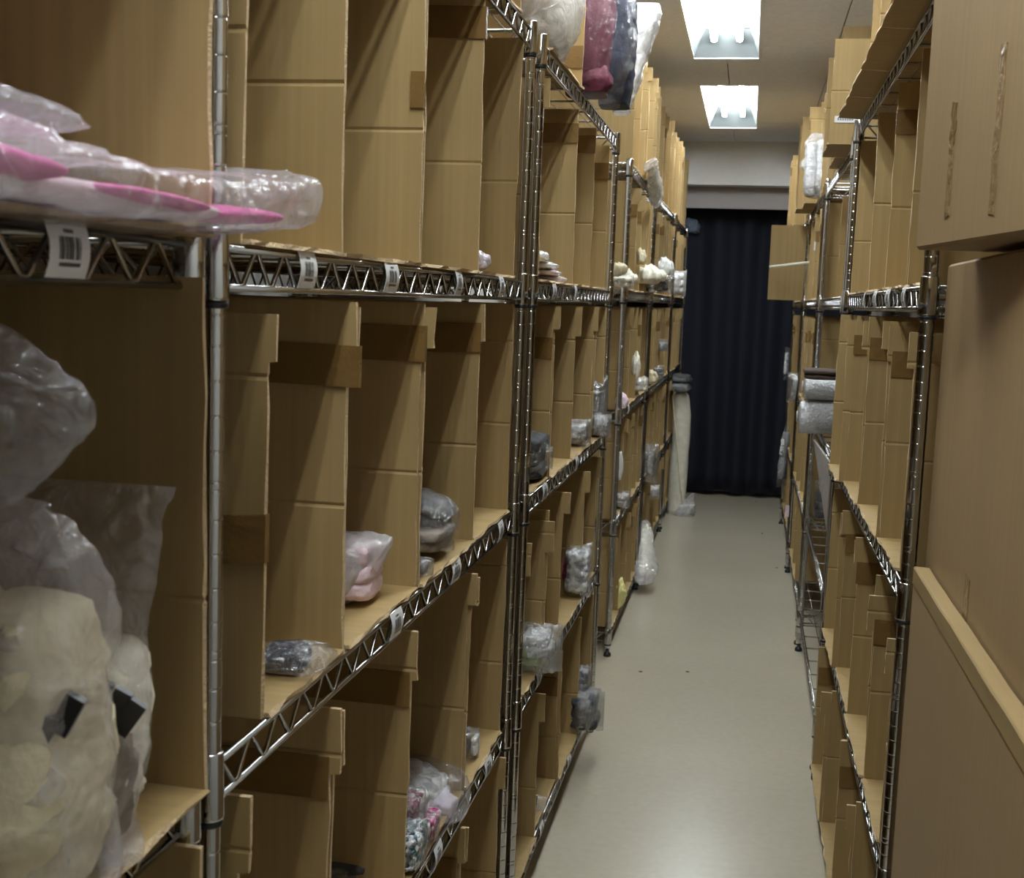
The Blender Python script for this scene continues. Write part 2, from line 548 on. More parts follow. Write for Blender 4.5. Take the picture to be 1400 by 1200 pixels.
def shelf_meshes(L, D, s):
    zt, zb = -.004, -.036
    mb = MB()
    for xx in (0, s * D):
        for z in (zt, zb):
            mb.tube([(xx, .012, z), (xx, L - .012, z)], .0032, 7)
    for yy in (0, L):
        for z in (zt, zb):
            mb.tube([(s * .012, yy, z), (s * (D - .012), yy, z)], .0032, 7)
    k = 1
    while k * .05 < D - .02:
        mb.tube([(s * k * .05, 0, zt + .003), (s * k * .05, L, zt + .003)], .0014, 4)
        k += 1
    n = int(L / .16)
    for i in range(1, n):
        y = L * i / n
        mb.tube([(0, y, zt - .001), (s * D, y, zt - .001)], .0026, 5)
    deck = mb.mesh('shelf', M['wire'])
    t = MB()
    t.tube(zig(.02, L - .02, zb + .002, zt - .002, 0, .066), .0024, 5)
    fr = t.mesh('front_truss', M['wire'])
    t = MB()
    t.tube(zig(.02, L - .02, zb + .002, zt - .002, s * D, .066), .0024, 4)
    for yy in (0, L):
        a, b_ = (.02, D - .02)
        t.tube([(s * q[0], q[1], q[2]) for q in zig(a, b_, zb + .002, zt - .002, yy, .066, 'x')], .0024, 4)
    ot = t.mesh('side_truss', M['wire'])
    return deck, fr, ot


def barcode_mesh(s, seed):
    rr = random.Random(seed)
    mb = MB()
    w, h = .046, .035
    # slightly bowed sheet facing the aisle (normal = -s in x)
    n = 6
    vs_, fs = [], []
    for i in range(n + 1):
        z = -h * i / n
        bow = -s * (.0045 + .004 * math.sin(math.pi * i / n))
        for y, d in ((-w / 2, 0), (w / 2, 0), (-w / 2, s * .0006), (w / 2, s * .0006)):
            vs_.append((bow + d, y, z))
    for i in range(n):
        a = i * 4
        fs += [(a, a + 1, a + 5, a + 4), (a + 2, a + 6, a + 7, a + 3), (a, a + 4, a + 6, a + 2), (a + 1, a + 3, a + 7, a + 5)]
    mb.add(vs_, fs)

    def bar(y0, y1, z0, z1):
        q = []
        for z in (z0, z1):
            bow = -s * (.0049 + .004 * math.sin(math.pi * (-z / h)))
            q += [(bow, y0, z), (bow, y1, z)]
        mb.add(q, [(0, 1, 3, 2)], 1)
    y = -.013
    while y < .011:
        ww = rr.choice((.0006, .0006, .0012, .0017))
        if abs(y - .0035) > .0012:
            for zz in range(4):
                bar(y, y + ww, -.0095 - zz * .0035, -.013 - zz * .0035)
        y += ww + rr.choice((.0005, .0007, .001))
    y = -.012
    while y < .011:
        bar(y, y + .0013, -.0255, -.028); y += .0019
    y = -.006
    while y < .005:
        bar(y, y + .0016, -.0048, -.0072); y += .0023
    return mb.mesh('shelf_label', [M['label'], M['ink']])


LBL = {-1: [barcode_mesh(-1, 3), barcode_mesh(-1, 8)], 1: [barcode_mesh(1, 5)]}


def rack(label, xf, s, y0, L, D, decks, H, r, pitch, tags=None, group='chrome wire racks'):
    e = empty('wire_rack', (xf, y0, 0), label, 'wire rack', group)
    pm, fm, cm, km = post_mesh(H, r, pitch), foot_mesh(r), collar_mesh(r), clip_mesh(r)
    for px_ in (0, s * D):
        for py_ in (0, L):
            p = put('post', pm, e, (px_, py_, 0), (0, 0, R.random()))
            put('foot', fm, p)
    dm, fr, ot = shelf_meshes(L, D, s)
    for k, z in enumerate(decks):
        sh = put('shelf', dm, e, (0, 0, z))
        put('front_truss', fr, sh); put('side_truss', ot, sh)
        for px_ in (0, s * D):
            for py_ in (0, L):
                put('collar', cm, sh, (px_, py_, 0)); put('clip', km, sh, (px_, py_, 0))
        for j, yy in enumerate((tags or {}).get(k, [])):
            put('shelf_label', LBL[s][j % len(LBL[s])], sh, (0, yy - y0, .001), (0, 0, R.uniform(-.05, .05)))
    return e


DK = {}   # deck heights per rack, lowest first
DK['L0'] = DK['L1'] = DK['L2'] = [.115, .525, .952, 1.387, 1.845]
DK['L3'] = [.095, .52, .945, 1.40, 1.865]
DK['R1'] = [.065, .462, .925, 1.395, 1.858]
DK['R2'] = [.15, .528, .93, 1.395, 1.822]
RD = .45
XL, XL3, XR = -.425, -.468, .262
rack('chrome wire rack cut by the left edge, holding the large clear bags', XL, -1, -.45, 1.33, RD, DK['L0'], 1.85, .0095, .0285, {3: [.70]})
rack('chrome wire rack with cardboard bins, near post left of the picture centre', XL, -1, .925, 1.345, RD, DK['L1'], 1.855, .0095, .0285,
     {3: [1.12, 1.40, 1.74, 2.05], 2: [1.46, 1.78, 2.12], 1: [1.72, 2.08]})
rack('chrome wire rack carrying the white bag and maroon garments on top', XL, -1, 2.38, 1.345, RD, DK['L2'], 1.85, .0095, .0285,
     {3: [2.62, 2.95], 2: [2.60, 3.1], 1: [2.62, 2.9], 0: [2.75, 3.2]})
rack('shorter wire rack whose full near leg stands on the floor at left', XL3, -1, 4.57, 1.14, RD, DK['L3'], 1.88, .0115, .0285, {2: [4.9]})
rack('chrome wire rack with cream cloths, between shorter left rack and the last', XL3, -1, 5.80, 1.45, RD, DK['L3'], 1.88, .0115, .0285)
rack('last left wire rack next to the navy curtain', XL3, -1, 7.34, 1.28, RD, DK['L3'], 1.88, .0115, .0285)
rack('chrome wire rack of cardboard bins beside the big cartons at right', XR, 1, 1.94, 1.58, RD, DK['R1'], 1.87, .0115, .0235, {3: [2.2, 2.45, 2.7, 2.95]})
rack('mostly empty wire rack with bare mesh shelves on the right', XR, 1, 3.60, 1.28, RD, DK['R2'], 1.85, .0115, .0285)
rack('right wire rack with the open flap carton, beyond the bare shelves', XR, 1, 4.98, 1.38, RD, DK['R2'], 1.85, .0115, .0285)
rack('last right wire rack next to the navy curtain', XR, 1, 6.46, 1.36, RD, DK['R2'], 1.85, .0115, .0285)

# ------------------------------------------------------------------ cardboard bins
T = .0058


def side_mesh(w, h, s, creases=(), flap=0.0, flap_z=None, lean=0.0, seed=0, front=0.0):
    """upright board: front edge (u=0) faces the aisle; wobbling cut edge, pressed fold lines, cut flap at the top"""
    rr = random.Random(seed)
    zs = set([0.0, h])
    n = 9
    for i in range(1, n):
        zs.add(h * i / n + rr.uniform(-.008, .008))
    lv = [(z, 0.0) for z in zs]
    for c in creases:
        lv = [q for q in lv if abs(q[0] - c) > .007]
        lv += [(c - .0035, 0), (c, .0019), (c + .0035, 0)]
    if flap_z:
        lv = [q for q in lv if abs(q[0] - flap_z) > .004]
        lv += [(flap_z - .0005, 0), (flap_z + .0005, 0)]
    lv.sort()
    bowa = rr.uniform(-.004, .004)
    us = [0, .012, w * .33, w * .66, w]
    mb = MB()
    vs_ = []
    nu = len(us)
    ph = rr.uniform(0, 6)
    for side in (0, 1):
        for (z, gr) in lv:
            fo = front + .0022 * mnoise.noise(Vector((z * 24, seed * 1.7, ph))) + rr.uniform(-.0007, .0007) + lean * z
            if flap_z and z > flap_z:
                fo -= flap
            for j, u in enumerate(us):
                uu = u + (fo if j < 2 else 0)
                bow = bowa * math.sin(math.pi * min(1, uu / w)) * math.sin(math.pi * z / h)
                yy = (gr if side == 0 else T - gr) + bow
                vs_.append((s * uu, yy, z))
    nl = len(lv)
    fs, fe = [], []
    for side in (0, 1):
        for i in range(nl - 1):
            for j in range(nu - 1):
                a = side * nl * nu + i * nu + j
                q = (a, a + 1, a + nu + 1, a + nu)
                fs.append(q if (side == 0) == (s > 0) else q[::-1])
    o = nl * nu
    for i in range(nl - 1):
        a = i * nu
        fe.append((a, a + nu, a + nu + o, a + o)); a = i * nu + nu - 1
        fe.append((a, a + o, a + nu + o, a + nu))
    for j in range(nu - 1):
        a = j; fe.append((a, a + o, a + 1 + o, a + 1)); a = (nl - 1) * nu + j
        fe.append((a, a + 1, a + 1 + o, a + o))
    mb.add(vs_, fs, 0, False)
    k = len(mb.f)
    mb.f += [list(q) for q in fe]; mb.m += [1] * len(fe); mb.sm += [False] * len(fe)
    return mb.mesh('side_panel', [M['board'], M['edge']])


def floor_mesh(w, d, s, seed, front=0.0):
    rr = random.Random(seed + 99)
    n = 10
    vs_ = []
    for lay in (0, 1):
        for i in range(n + 1):
            y = w * i / n
            f = front - .004 + rr.uniform(-.003, .003)
            vs_ += [(s * f, y, lay * T * .9 - (0.0012 if lay else 0) * rr.random()), (s * d * .5, y, lay * T * .9), (s * d, y, lay * T * .9)]
    fs, fe = [], []
    o = (n + 1) * 3
    for i in range(n):
        for j in range(2):
            a = i * 3 + j
            fs += [(a, a + 1, a + 4, a + 3), (o + a, o + a + 3, o + a + 4, o + a + 1)]
        fe.append((i * 3, i * 3 + 3, o + i * 3 + 3, o + i * 3))
        fe.append((i * 3 + 2, o + i * 3 + 2, o + i * 3 + 5, i * 3 + 5))
    fe += [(0, o, o + 1, 1), (1, o + 1, o + 2, 2), (n * 3, n * 3 + 1, o + n * 3 + 1, o + n * 3), (n * 3 + 1, n * 3 + 2, o + n * 3 + 2, o + n * 3 + 1)]
    mb = MB()
    mb.add(vs_, fs)
    mb.f += [list(q) for q in fe]; mb.m += [1] * len(fe); mb.sm += [False] * len(fe)
    return mb.mesh('bottom_panel', [M['board_floor'], M['edge']])


def tape_on(panel, s, u0, u1, z0, z1, mat='tape', slant=0.0, wrap=False):
    mb = MB()
    y0, y1 = -.0035, -.0005
    vs_ = [(s * u0, y0, z0 + slant), (s * u1, y0, z0), (s * u1, y0, z1), (s * u0, y0, z1 + slant)]
    vs_ += [(v[0], y1, v[2]) for v in vs_]
    mb.add(vs_, [(0, 1, 2, 3), (7, 6, 5, 4), (0, 4, 5, 1), (1, 5, 6, 2), (2, 6, 7, 3), (3, 7, 4, 0)])
    if wrap:
        mb.box((s * u0, y0, z0 + slant), (s * (u0 - .0015), T + .0015, z1 + slant))
    return build(mb, 'tape', M[mat], panel)


ORD = ['first', 'second', 'third', 'fourth', 'fifth', 'sixth', 'seventh', 'eighth']
ROWN = ['floor-level', 'knee-level', 'waist-level', 'eye-level', 'topmost']
SEED = [0]


def bin_row(rackdesc, xf, s, deck, row, ys, h, creases, d=.43, opts=None, rnd=1.0, start=0, hvar=0.0, keep=None):
    """open-fronted bins side by side on one shelf; ys = wall positions"""
    opts = opts or {}
    grp = 'open cardboard bins on ' + rackdesc
    out = []
    for i in range(len(ys) - 1):
        if keep is not None and i not in keep:
            continue
        SEED[0] += 1
        sd = SEED[0] * 7
        rr = random.Random(sd)
        y0, y1 = ys[i] + .002, ys[i + 1] - .002
        w = y1 - y0
        lab = '%s cardboard bin from the near end, %s shelf of %s' % (ORD[i + start], ROWN[row], rackdesc)
        e = empty('cardboard_bin', (xf, y0, deck + .0008), lab, 'cardboard bin', grp)
        op = opts.get(i, {})
        fr = op.get('front', s * 0 + rr.uniform(-.004, .008) * rnd)
        hh = op.get('h', h + rr.uniform(-hvar, hvar))
        fl = op.get('flap', rr.choice((0, 0, .01, .014)) * rnd)
        fz = hh - rr.uniform(.05, .075)
        cr = [c + rr.uniform(-.006, .006) for c in op.get('creases', creases)]
        cr = [c for c in cr if c < hh - .012]
        far = put('side_panel', side_mesh(d, hh, s, cr, fl, fz if fl else None, rr.uniform(-.01, .01) * rnd, sd, fr), e, (0, w - T, 0))
        near = put('side_panel', side_mesh(d, op.get('hn', hh - rr.uniform(0, .012)), s, cr, op.get('nflap', rr.choice((0, .012)) * rnd), fz, rr.uniform(-.01, .01) * rnd, sd + 3, fr + rr.uniform(-.003, .004)), e)
        mb = MB(); mb.box((s * (d - T), T, 0), (s * d, w - T, hh * .97)); build(mb, 'back_panel', M['board'], e)
        put('bottom_panel', floor_mesh(w - 2 * T - .001, d - T - .001, s, sd, fr), e, (0, T + .0005, 0))
        for tp in op.get('tape', []):
            tape_on(far if tp[0] == 'f' else near, s, *tp[1:])
        if not op.get('tape') and rr.random() < .3 * rnd:
            zt = hh - rr.uniform(.09, .12)
            tape_on(far, s, fr - .001, rr.uniform(.12, .3), zt, zt + .048)
        out.append((e, far, near))
    return out


# L0: the bins beside the camera
D0 = DK['L0']
bin_row('left-edge rack, added unseen for shade', XL, -1, D0[3], 3, [.50, .868],   .44, (.2,), opts={0: dict(front=-.024, flap=0)})
bin_row('left-edge rack, added unseen for shade', XL, -1, D0[4], 4, [-.40, .0, .43, .86], .42, (.2,), rnd=.5, opts={i: dict(front=-.055, flap=0) for i in range(3)})  # unseen bins added up here, fronts pushed out to shade the panel below
bin_row('left-edge rack, added unseen for shade', XL, -1, D0[2], 2, [.48, .872], .405, (.16,), opts={0: dict(front=-.023, flap=0)})
bin_row('left-edge rack, added unseen for shade', XL, -1, D0[1], 1, [.48, .866], .385, (.16,), opts={0: dict(front=-.020, flap=0)})
# L1
nm = 'rack left of centre'
bin_row(nm, XL, -1, D0[3], 3, [.972, 1.232, 1.548, 1.888, 2.205], .425, (.175,), opts={
    0: dict(front=-.004, flap=0, h=.45), 1: dict(front=.0, flap=0, tape=[('f', .0, .016, .20, .245, 'tape', 0, True)]),
    2: dict(front=-.002, flap=0, tape=[('f', -.002, .12, .36, .408, 'tape', -.004, True)]), 3: dict(front=.004, flap=0)})
bin_row(nm, XL, -1, D0[2], 2, [1.036, 1.272, 1.582, 1.925, 2.235], .388, (.16, .322), opts={
    0: dict(front=.0, flap=.012, nflap=.007, tape=[('f', -.012, .30, .30, .345, 'tape', -.004, True), ('n', -.0, .05, .145, .19, 'tape', 0.004, True)]),
    1: dict(front=.002, flap=.004, tape=[('f', -.002, .26, .31, .358, 'tape', 0, True)]),
    2: dict(front=.0, flap=.006, tape=[('f', -.001, .2, .305, .352, 'tape', 0.006, True)]), 3: dict(front=.004, flap=0, tape=[('f', .2, .25, .2, .22)])})
bin_row(nm, XL, -1, D0[1], 1, [.985, 1.235, 1.558, 1.925, 2.225], .375, (.14, .32), opts={0: dict(flap=.012, front=0), 1: dict(flap=.008, front=0, hn=.37), 3: dict(front=.002, flap=0)})
bin_row(nm, XL, -1, D0[0], 0, [.99, 1.25, 1.56, 1.90, 2.225], .36, (.13, .3))
bin_row(nm, XL, -1, D0[4], 4, [.99, 1.36, 1.75, 2.17], .42, (.17,), rnd=.5, keep=(0, 1, 2))
# L2
nm = 'rack under the white bag'
bin_row(nm, XL, -1, D0[3], 3, [2.43, 2.93, 3.25, 3.60], .415, (.172,), opts={0: dict(front=0, flap=0, h=.40, tape=[('f', -.001, .25, .335, .38, 'tape')]), 1: dict(front=0, flap=0, tape=[('f', -.001, .2, .35, .395)])})
bin_row(nm, XL, -1, D0[2], 2, [2.43, 2.69, 3.02, 3.39, 3.66], .385, (.145, .30), opts={0: dict(flap=.014, front=.004), 1: dict(flap=.014, front=0), 2: dict(flap=.012, front=0)})
bin_row(nm, XL, -1, D0[1], 1, [2.43, 2.69, 2.93, 3.32, 3.66], .36, (.14, .3), opts={0: dict(flap=.02, front=.0, h=.33), 1: dict(flap=.016, front=0)})
bin_row(nm, XL, -1, D0[0], 0, [2.43, 2.67, 3.02, 3.37, 3.66], .345, (.12,))
bin_row(nm, XL, -1, D0[4], 4, [2.46, 2.93, 3.16], .43, (.24,), opts={0: dict(front=-.004, flap=0, tape=[('f', -.004, .10, .05, .10), ('f', -.004, .04, .26, .31)])}, keep=(0,))
# L3 - L5
D3 = DK['L3']
for nm, ysets in (('shorter left rack', [4.62, 4.92, 5.20, 5.45, 5.68]), ('left rack with cream cloths', [5.86, 6.15, 6.42, 6.72, 7.0, 7.22]), ('last left rack', [7.40, 7.68, 7.98, 8.30, 8.58])):
    for k in range(5):
        ys = [y + R.uniform(-.03, .03) for y in ysets]
        if k == 4 and ys[-1] > 8.4:
            ys[-1] = 8.42
        bin_row(nm, XL3, -1, D3[k], k, ys, [.36, .365, .385, .40, .45][k], [(.14,), (.16, .3), (.15, .3), (.17,), (.2, .36)][k], hvar=.004 if k < 4 else .02)
# R1
D1 = DK['R1']
nm = 'nearest right rack'
bin_row(nm, XR, 1, D1[3], 3, [2.02, 2.27, 2.60, 2.98, 3.46], .41, (.17,), opts={0: dict(flap=.0), 1: dict(flap=0), 2: dict(flap=0, creases=(.20,)), 3: dict(flap=0, creases=(.14,))})
bin_row(nm, XR, 1, D1[2], 2, [2.07, 2.36, 2.76, 3.13, 3.46], .415, (.18, .345), opts={0: dict(front=0, flap=.006, h=.40), 1: dict(front=-.004, flap=.004), 2: dict(front=-.008), 3: dict(front=-.025, flap=0)})
bin_row(nm, XR, 1, D1[1], 1, [2.05, 2.34, 2.72, 3.08, 3.46], .40, (.18, .33), opts={0: dict(front=0, flap=.016, h=.36), 3: dict(front=-.012, flap=0)})
bin_row(nm, XR, 1, D1[0], 0, [2.05, 2.36, 2.70, 3.06, 3.46], .345, (.17,), opts={i: dict(front=-.008 - .003 * i, flap=0) for i in range(4)})
bin_row(nm, XR, 1, D1[4] + .006, 4, [2.04, 2.40, 2.78, 3.12, 3.44], .44, (.19, .34), hvar=.02)
# R2 / R3 / R4
D2 = DK['R2']
bin_row('bare-meshed right rack', XR, 1, D2[3], 3, [3.70, 4.05, 4.42, 4.78], .38, (.2,), rnd=.3, opts={0: dict(front=.03, flap=0), 1: dict(front=.06, flap=0), 2: dict(front=.05, flap=0)})
r2 = bin_row('bare-meshed right rack', XR, 1, D2[4], 4, [3.66, 3.98, 4.30, 4.62], .40, (.15,), rnd=.4, opts={0: dict(h=.30, front=-.07, flap=0), 1: dict(h=.40, front=-.03, flap=0), 2: dict(h=.44)})
mb = MB(); mb.box((-.06, -.0022, .060), (.02, -.0012, .078))
for i in range(7):
    mb.box((-.052 + i * .0065, -.0028, .066), (-.0475 + i * .0065, -.002, .073), 1)
build(mb, 'label', [M['label'], M['grey']], r2[0][2])
for nm, ysets in (('right rack with flap carton', [5.04, 5.34, 5.66, 5.98, 6.30]), ('last right rack', [6.52, 6.82, 7.12, 7.44, 7.76])):
    for k in (1, 2, 3, 4):
        ys = [y + R.uniform(-.03, .03) for y in ysets]
        bin_row(nm, XR, 1, D2[k], k, ys, [.3, .34, .385, .375, .42][k], [(.14,), (.16,), (.15, .3), (.17,), (.2, .36)][k], hvar=.02 if k == 4 else .004, rnd=.6, opts={2: dict(front=-.05, flap=0), 3: dict(front=-.075, flap=0)} if k == 4 else None)
# bottom cartons of the right far racks stand tall on the lowest shelf
bin_row('right rack with flap carton', XR, 1, D2[0], 0, [5.50, 5.86, 6.22], .33, (.16,), rnd=.5)
bin_row('last right rack', XR, 1, D2[0], 0, [6.56, 6.9, 7.3, 7.7], .33, (.16,), rnd=.5)


# ------------------------------------------------------------------ closed cartons on the right, nearest
def carton(label, x0, x1, y0, y1, z0, z1, rz=0, scars=(), seam=True, pivot=None, mat='carton'):
    """closed corrugated box with rounded board edges; pivot = corner kept in place"""
    w, d, h = x1 - x0, y1 - y0, z1 - z0
    e = empty('carton', (x0, y0, z0) if not pivot else pivot, label, 'carton', None, rz)
    ox, oy = (0, 0) if not pivot else (x0 - pivot[0], y0 - pivot[1])
    mb = MB()
    c = .004
    xs, ys, zs = (0, c, w - c, w), (0, c, d - c, d), (0, c, h - c, h)
    idx = {}
    vs_ = []

    def V(a, b_, c_):
        k = (a, b_, c_)
        if k not in idx:
            idx[k] = len(vs_)
            vs_.append((ox + a, oy + b_, c_))
        return idx[k]
    A = [V(xs[0], ys[i], zs[j]) for j in (1, 2) for i in (1, 2)]
    B = [V(xs[3], ys[i], zs[j]) for j in (1, 2) for i in (1, 2)]
    Cc = [V(xs[i], ys[0], zs[j]) for j in (1, 2) for i in (1, 2)]
    Dd = [V(xs[i], ys[3], zs[j]) for j in (1, 2) for i in (1, 2)]
    E_ = [V(xs[i], ys[j], zs[0]) for j in (1, 2) for i in (1, 2)]
    G = [V(xs[i], ys[j], zs[3]) for j in (1, 2) for i in (1, 2)]
    fs = [(A[0], A[2], A[3], A[1]), (B[0], B[1], B[3], B[2]), (Cc[0], Cc[1], Cc[3], Cc[2]), (Dd[0], Dd[2], Dd[3], Dd[1]),
          (E_[0], E_[2], E_[3], E_[1]), (G[0], G[1], G[3], G[2]),
          (A[0], Cc[0], Cc[2], A[2]), (A[1], A[3], Dd[2], Dd[0]), (B[0], B[2], Cc[3], Cc[1]), (B[1], Dd[1], Dd[3], B[3]),
          (A[0], A[1], E_[2], E_[0]), (A[2], G[0], G[2], A[3]), (B[0], E_[1], E_[3], B[1]), (B[2], B[3], G[3], G[1]),
          (Cc[0], E_[0], E_[1], Cc[1]), (Cc[2], Cc[3], G[1], G[0]), (Dd[0], Dd[1], E_[3], E_[2]), (Dd[2], G[2], G[3], Dd[3]),
          (A[0], E_[0], Cc[0]), (A[1], Dd[0], E_[2]), (A[2], Cc[2], G[0]), (A[3], G[2], Dd[2]),
          (B[0], Cc[1], E_[1]), (B[1], E_[3], Dd[1]), (B[2], G[1], Cc[3]), (B[3], Dd[3], G[3])]
    mb.add(vs_, fs)
    build(mb, 'body', M[mat], e)
    for (ya, yb, za, zb, mt) in scars:      # torn tape marks on the aisle face
        mb = MB()
        n = 9
        vs_, f2 = [], []
        rr = random.Random(int(ya * 1000))
        for i in range(n + 1):
            z = za + (zb - za) * i / n
            wob = rr.uniform(-.0025, .0025)
            vs_ += [(-.0012, ya + wob, z), (-.0012, yb + wob + rr.uniform(-.002, .002), z + rr.uniform(-.004, .004)), (.0003, ya + wob, z), (.0003, yb + wob, z)]
        for i in range(n):
            a = i * 4
            f2 += [(a, a + 4, a + 5, a + 1), (a + 2, a, a + 4, a + 6), (a + 1, a + 5, a + 7, a + 3)]
        mb.add([(v[0] + ox, v[1] + oy, v[2]) for v in vs_], f2)
        build(mb, 'tape_scar', M[mt], e)
    return e


# lower open-topped carton: folded-over front wall, carton standing inside it
oc = empty('open_carton', (XR - .002, 1.02, 0), 'large open-topped carton with folded rim at the lower right', 'carton')
HB = .972
mb = MB(); mb.box((0, 0, 0), (.006, .845, HB)); mb.box((.006, 0, 0), (.526, .006, HB - .02)); mb.box((.520, .006, 0), (.526, .905, HB - .02)); mb.box((.006, .006, 0), (.520, .905, .006)); mb.box((.030, .905, 0), (.526, .911, HB - .02))
build(mb, 'body', M['carton'], oc)
mb = MB()
n = 20
vs_, fs = [], []
for i in range(n + 1):
    y = .845 * i / n
    dz = .0025 * mnoise.noise(Vector((y * 9, 2, 0)))
    thick = .0205 + .003 * mnoise.noise(Vector((y * 5, 7, 0)))
    vs_ += [(-.001, y, HB - .02), (-.001, y, HB + .003 + dz), (.001, y, HB + .005 + dz), (thick, y, HB + .0045 + dz), (thick, y, HB - .10)]
for i in range(n):
    for j in range(4):
        a = i * 5 + j
        fs.append((a, a + 1, a + 6, a + 5))
fs += [(0, 4, 3, 2, 1), (n * 5, n * 5 + 1, n * 5 + 2, n * 5 + 3, n * 5 + 4)]
mb.add(vs_, fs)
build(mb, 'folded_rim', M['board_long'], oc)
carton('tall plain carton standing inside the open-topped carton at right', .284, .78, 1.06, 1.926, .007, 1.425,
       scars=[(.50, .53, .90, 1.02, 'scar')])
# top carton, turned a little so its far corner pokes into the aisle
carton('upper right carton with two torn tape strips, corner poking into the aisle', .208, .66, .95, 1.70, 1.434, 2.06, rz=math.radians(8.2), pivot=(.208, 1.70, 1.434),
       scars=[(.614, .630, .035, .13, 'scar'), (.612, .630, .12, .168, 'tape'), (.452, .470, .025, .205, 'scar')])

# overhanging liner sheet on the right top shelf
e = empty('cardboard_sheet', (XR, 1.97, D1[4] + .001), 'dark underside of cardboard liner sheet overhanging the top shelf at right', 'cardboard sheet')
ysg = [1.97, 2.36, 2.76, 3.10, 3.44]
for i in range(4):
    mb = MB()
    n = 8
    a, b_ = ysg[i] + .001 - 1.97, ysg[i + 1] - .001 - 1.97
    vs_ = []
    for lay in (0, 1):
        for k in range(n + 1):
            y = a + (b_ - a) * k / n
            xo = -.062 + .004 * mnoise.noise(Vector((y * 30, 0, 1))) + R.uniform(-.002, .002)
            vs_ += [(xo, y, lay * .0045 + .004), (-.01, y, lay * .0045), (.43, y, lay * .0045)]
    o = (n + 1) * 3
    fs, fe = [], []
    for k in range(n):
        for j in (0, 1):
            q = k * 3 + j
            fs += [(q, q + 3, q + 4, q + 1), (o + q, o + q + 1, o + q + 4, o + q + 3)]
        fe += [(k * 3, o + k * 3, o + k * 3 + 3, k * 3 + 3), (k * 3 + 2, k * 3 + 5, o + k * 3 + 5, o + k * 3 + 2)]
    for q in (0, 1):
        fe += [(q, q + 1, o + q + 1, o + q), (n * 3 + q, o + n * 3 + q, o + n * 3 + q + 1, n * 3 + q + 1)]
    mb.add(vs_, fs)
    mb.f += [list(q) for q in fe]; mb.m += [1] * len(fe); mb.sm += [False] * len(fe)
    build(mb, 'sheet_panel', [M['board_floor'], M['edge']], e)


# ------------------------------------------------------------------ soft bags
def crumple(p, k, seed):
    q = p * k + Vector((seed * 3.1, seed * 1.7, seed * .9))
    q = q + Vector((mnoise.noise(q * .6), mnoise.noise(q * .6 + Vector((5, 0, 0))), mnoise.noise(q * .6 + Vector((0, 7, 0))))) * .9
    a = 1 - 2.6 * abs(mnoise.noise(q))
    b2 = 1 - 2.6 * abs(mnoise.noise(q * 2.1 + Vector((9, 4, 1))))
    c2 = 1 - 2.6 * abs(mnoise.noise(q * 4.3 + Vector((2, 8, 6))))
    return a * .55 + b2 * .3 + c2 * .18


def loft_mesh(name, secs, mat, n=20, sub=5, amp=.006, k=22, seed=1, e=.8, shrink=1.0, origin=Vector((0, 0, 0)), smooth=False, zmin=None, mb=None, eb=None):
    """secs: (centre, half-axis a, half-axis b); Catmull-Rom along the length, superellipse across"""
    def cr(p0, p1, p2, p3, t):
        return .5 * ((2 * p1) + (-p0 + p2) * t + (2 * p0 - 5 * p1 + 4 * p2 - p3) * t * t + (-p0 + 3 * p1 - 3 * p2 + p3) * t ** 3)
    S = [(Vector(c), Vector(a), Vector(b_)) for c, a, b_ in secs]
    rings = []
    for i in range(len(S) - 1):
        p = [S[max(i - 1, 0)], S[i], S[i + 1], S[min(i + 2, len(S) - 1)]]
        for q in range(sub):
            t = q / sub
            rings.append(tuple(cr(p[0][m_], p[1][m_], p[2][m_], p[3][m_], t) for m_ in range(3)))
    rings.append(S[-1])
    cen = sum((r_[0] for r_ in rings), Vector()) / len(rings)
    vs_ = []
    for (c, a, b_) in rings:
        for j in range(n):
            th = 2 * math.pi * j / n
            cx, sx = math.cos(th), math.sin(th)
            d = a * (math.copysign(abs(cx) ** e, cx)) + b_ * (math.copysign(abs(sx) ** (eb or e), sx))
            p = c + d * shrink
            if shrink < 1:
                p = cen + (p - cen) * (1 - (1 - shrink) * .6)
            dn = d.normalized() if d.length > 1e-6 else Vector((0, 0, 0))
            am = min(amp, d.length * .6)
            p = p + dn * am * crumple(p, k, seed)
            if zmin is not None and p.z < zmin:
                p.z = zmin
            vs_.append(p - origin)
    fs = []
    own = mb is None
    mb = MB() if own else mb
    o0 = len(mb.v)
    nr = len(rings)
    for i in range(nr - 1):
        for j in range(n):
            j2 = (j + 1) % n
            fs.append((i * n + j, i * n + j2, (i + 1) * n + j2, (i + 1) * n + j))
    mb.add(vs_, fs, 0, smooth)
    mb.f.append([o0 + j for j in reversed(range(n))]); mb.m.append(0); mb.sm.append(False)
    mb.f.append([o0 + (nr - 1) * n + j for j in range(n)]); mb.m.append(0); mb.sm.append(False)
    return mb.mesh(name, M[mat]) if own else None


PILLOW = [(0, 1, .03), (.1, .95, .4), (.3, .90, .95), (.6, .90, 1), (.82, .93, .55), (.93, 1, .2), (1, 1.06, .02)]


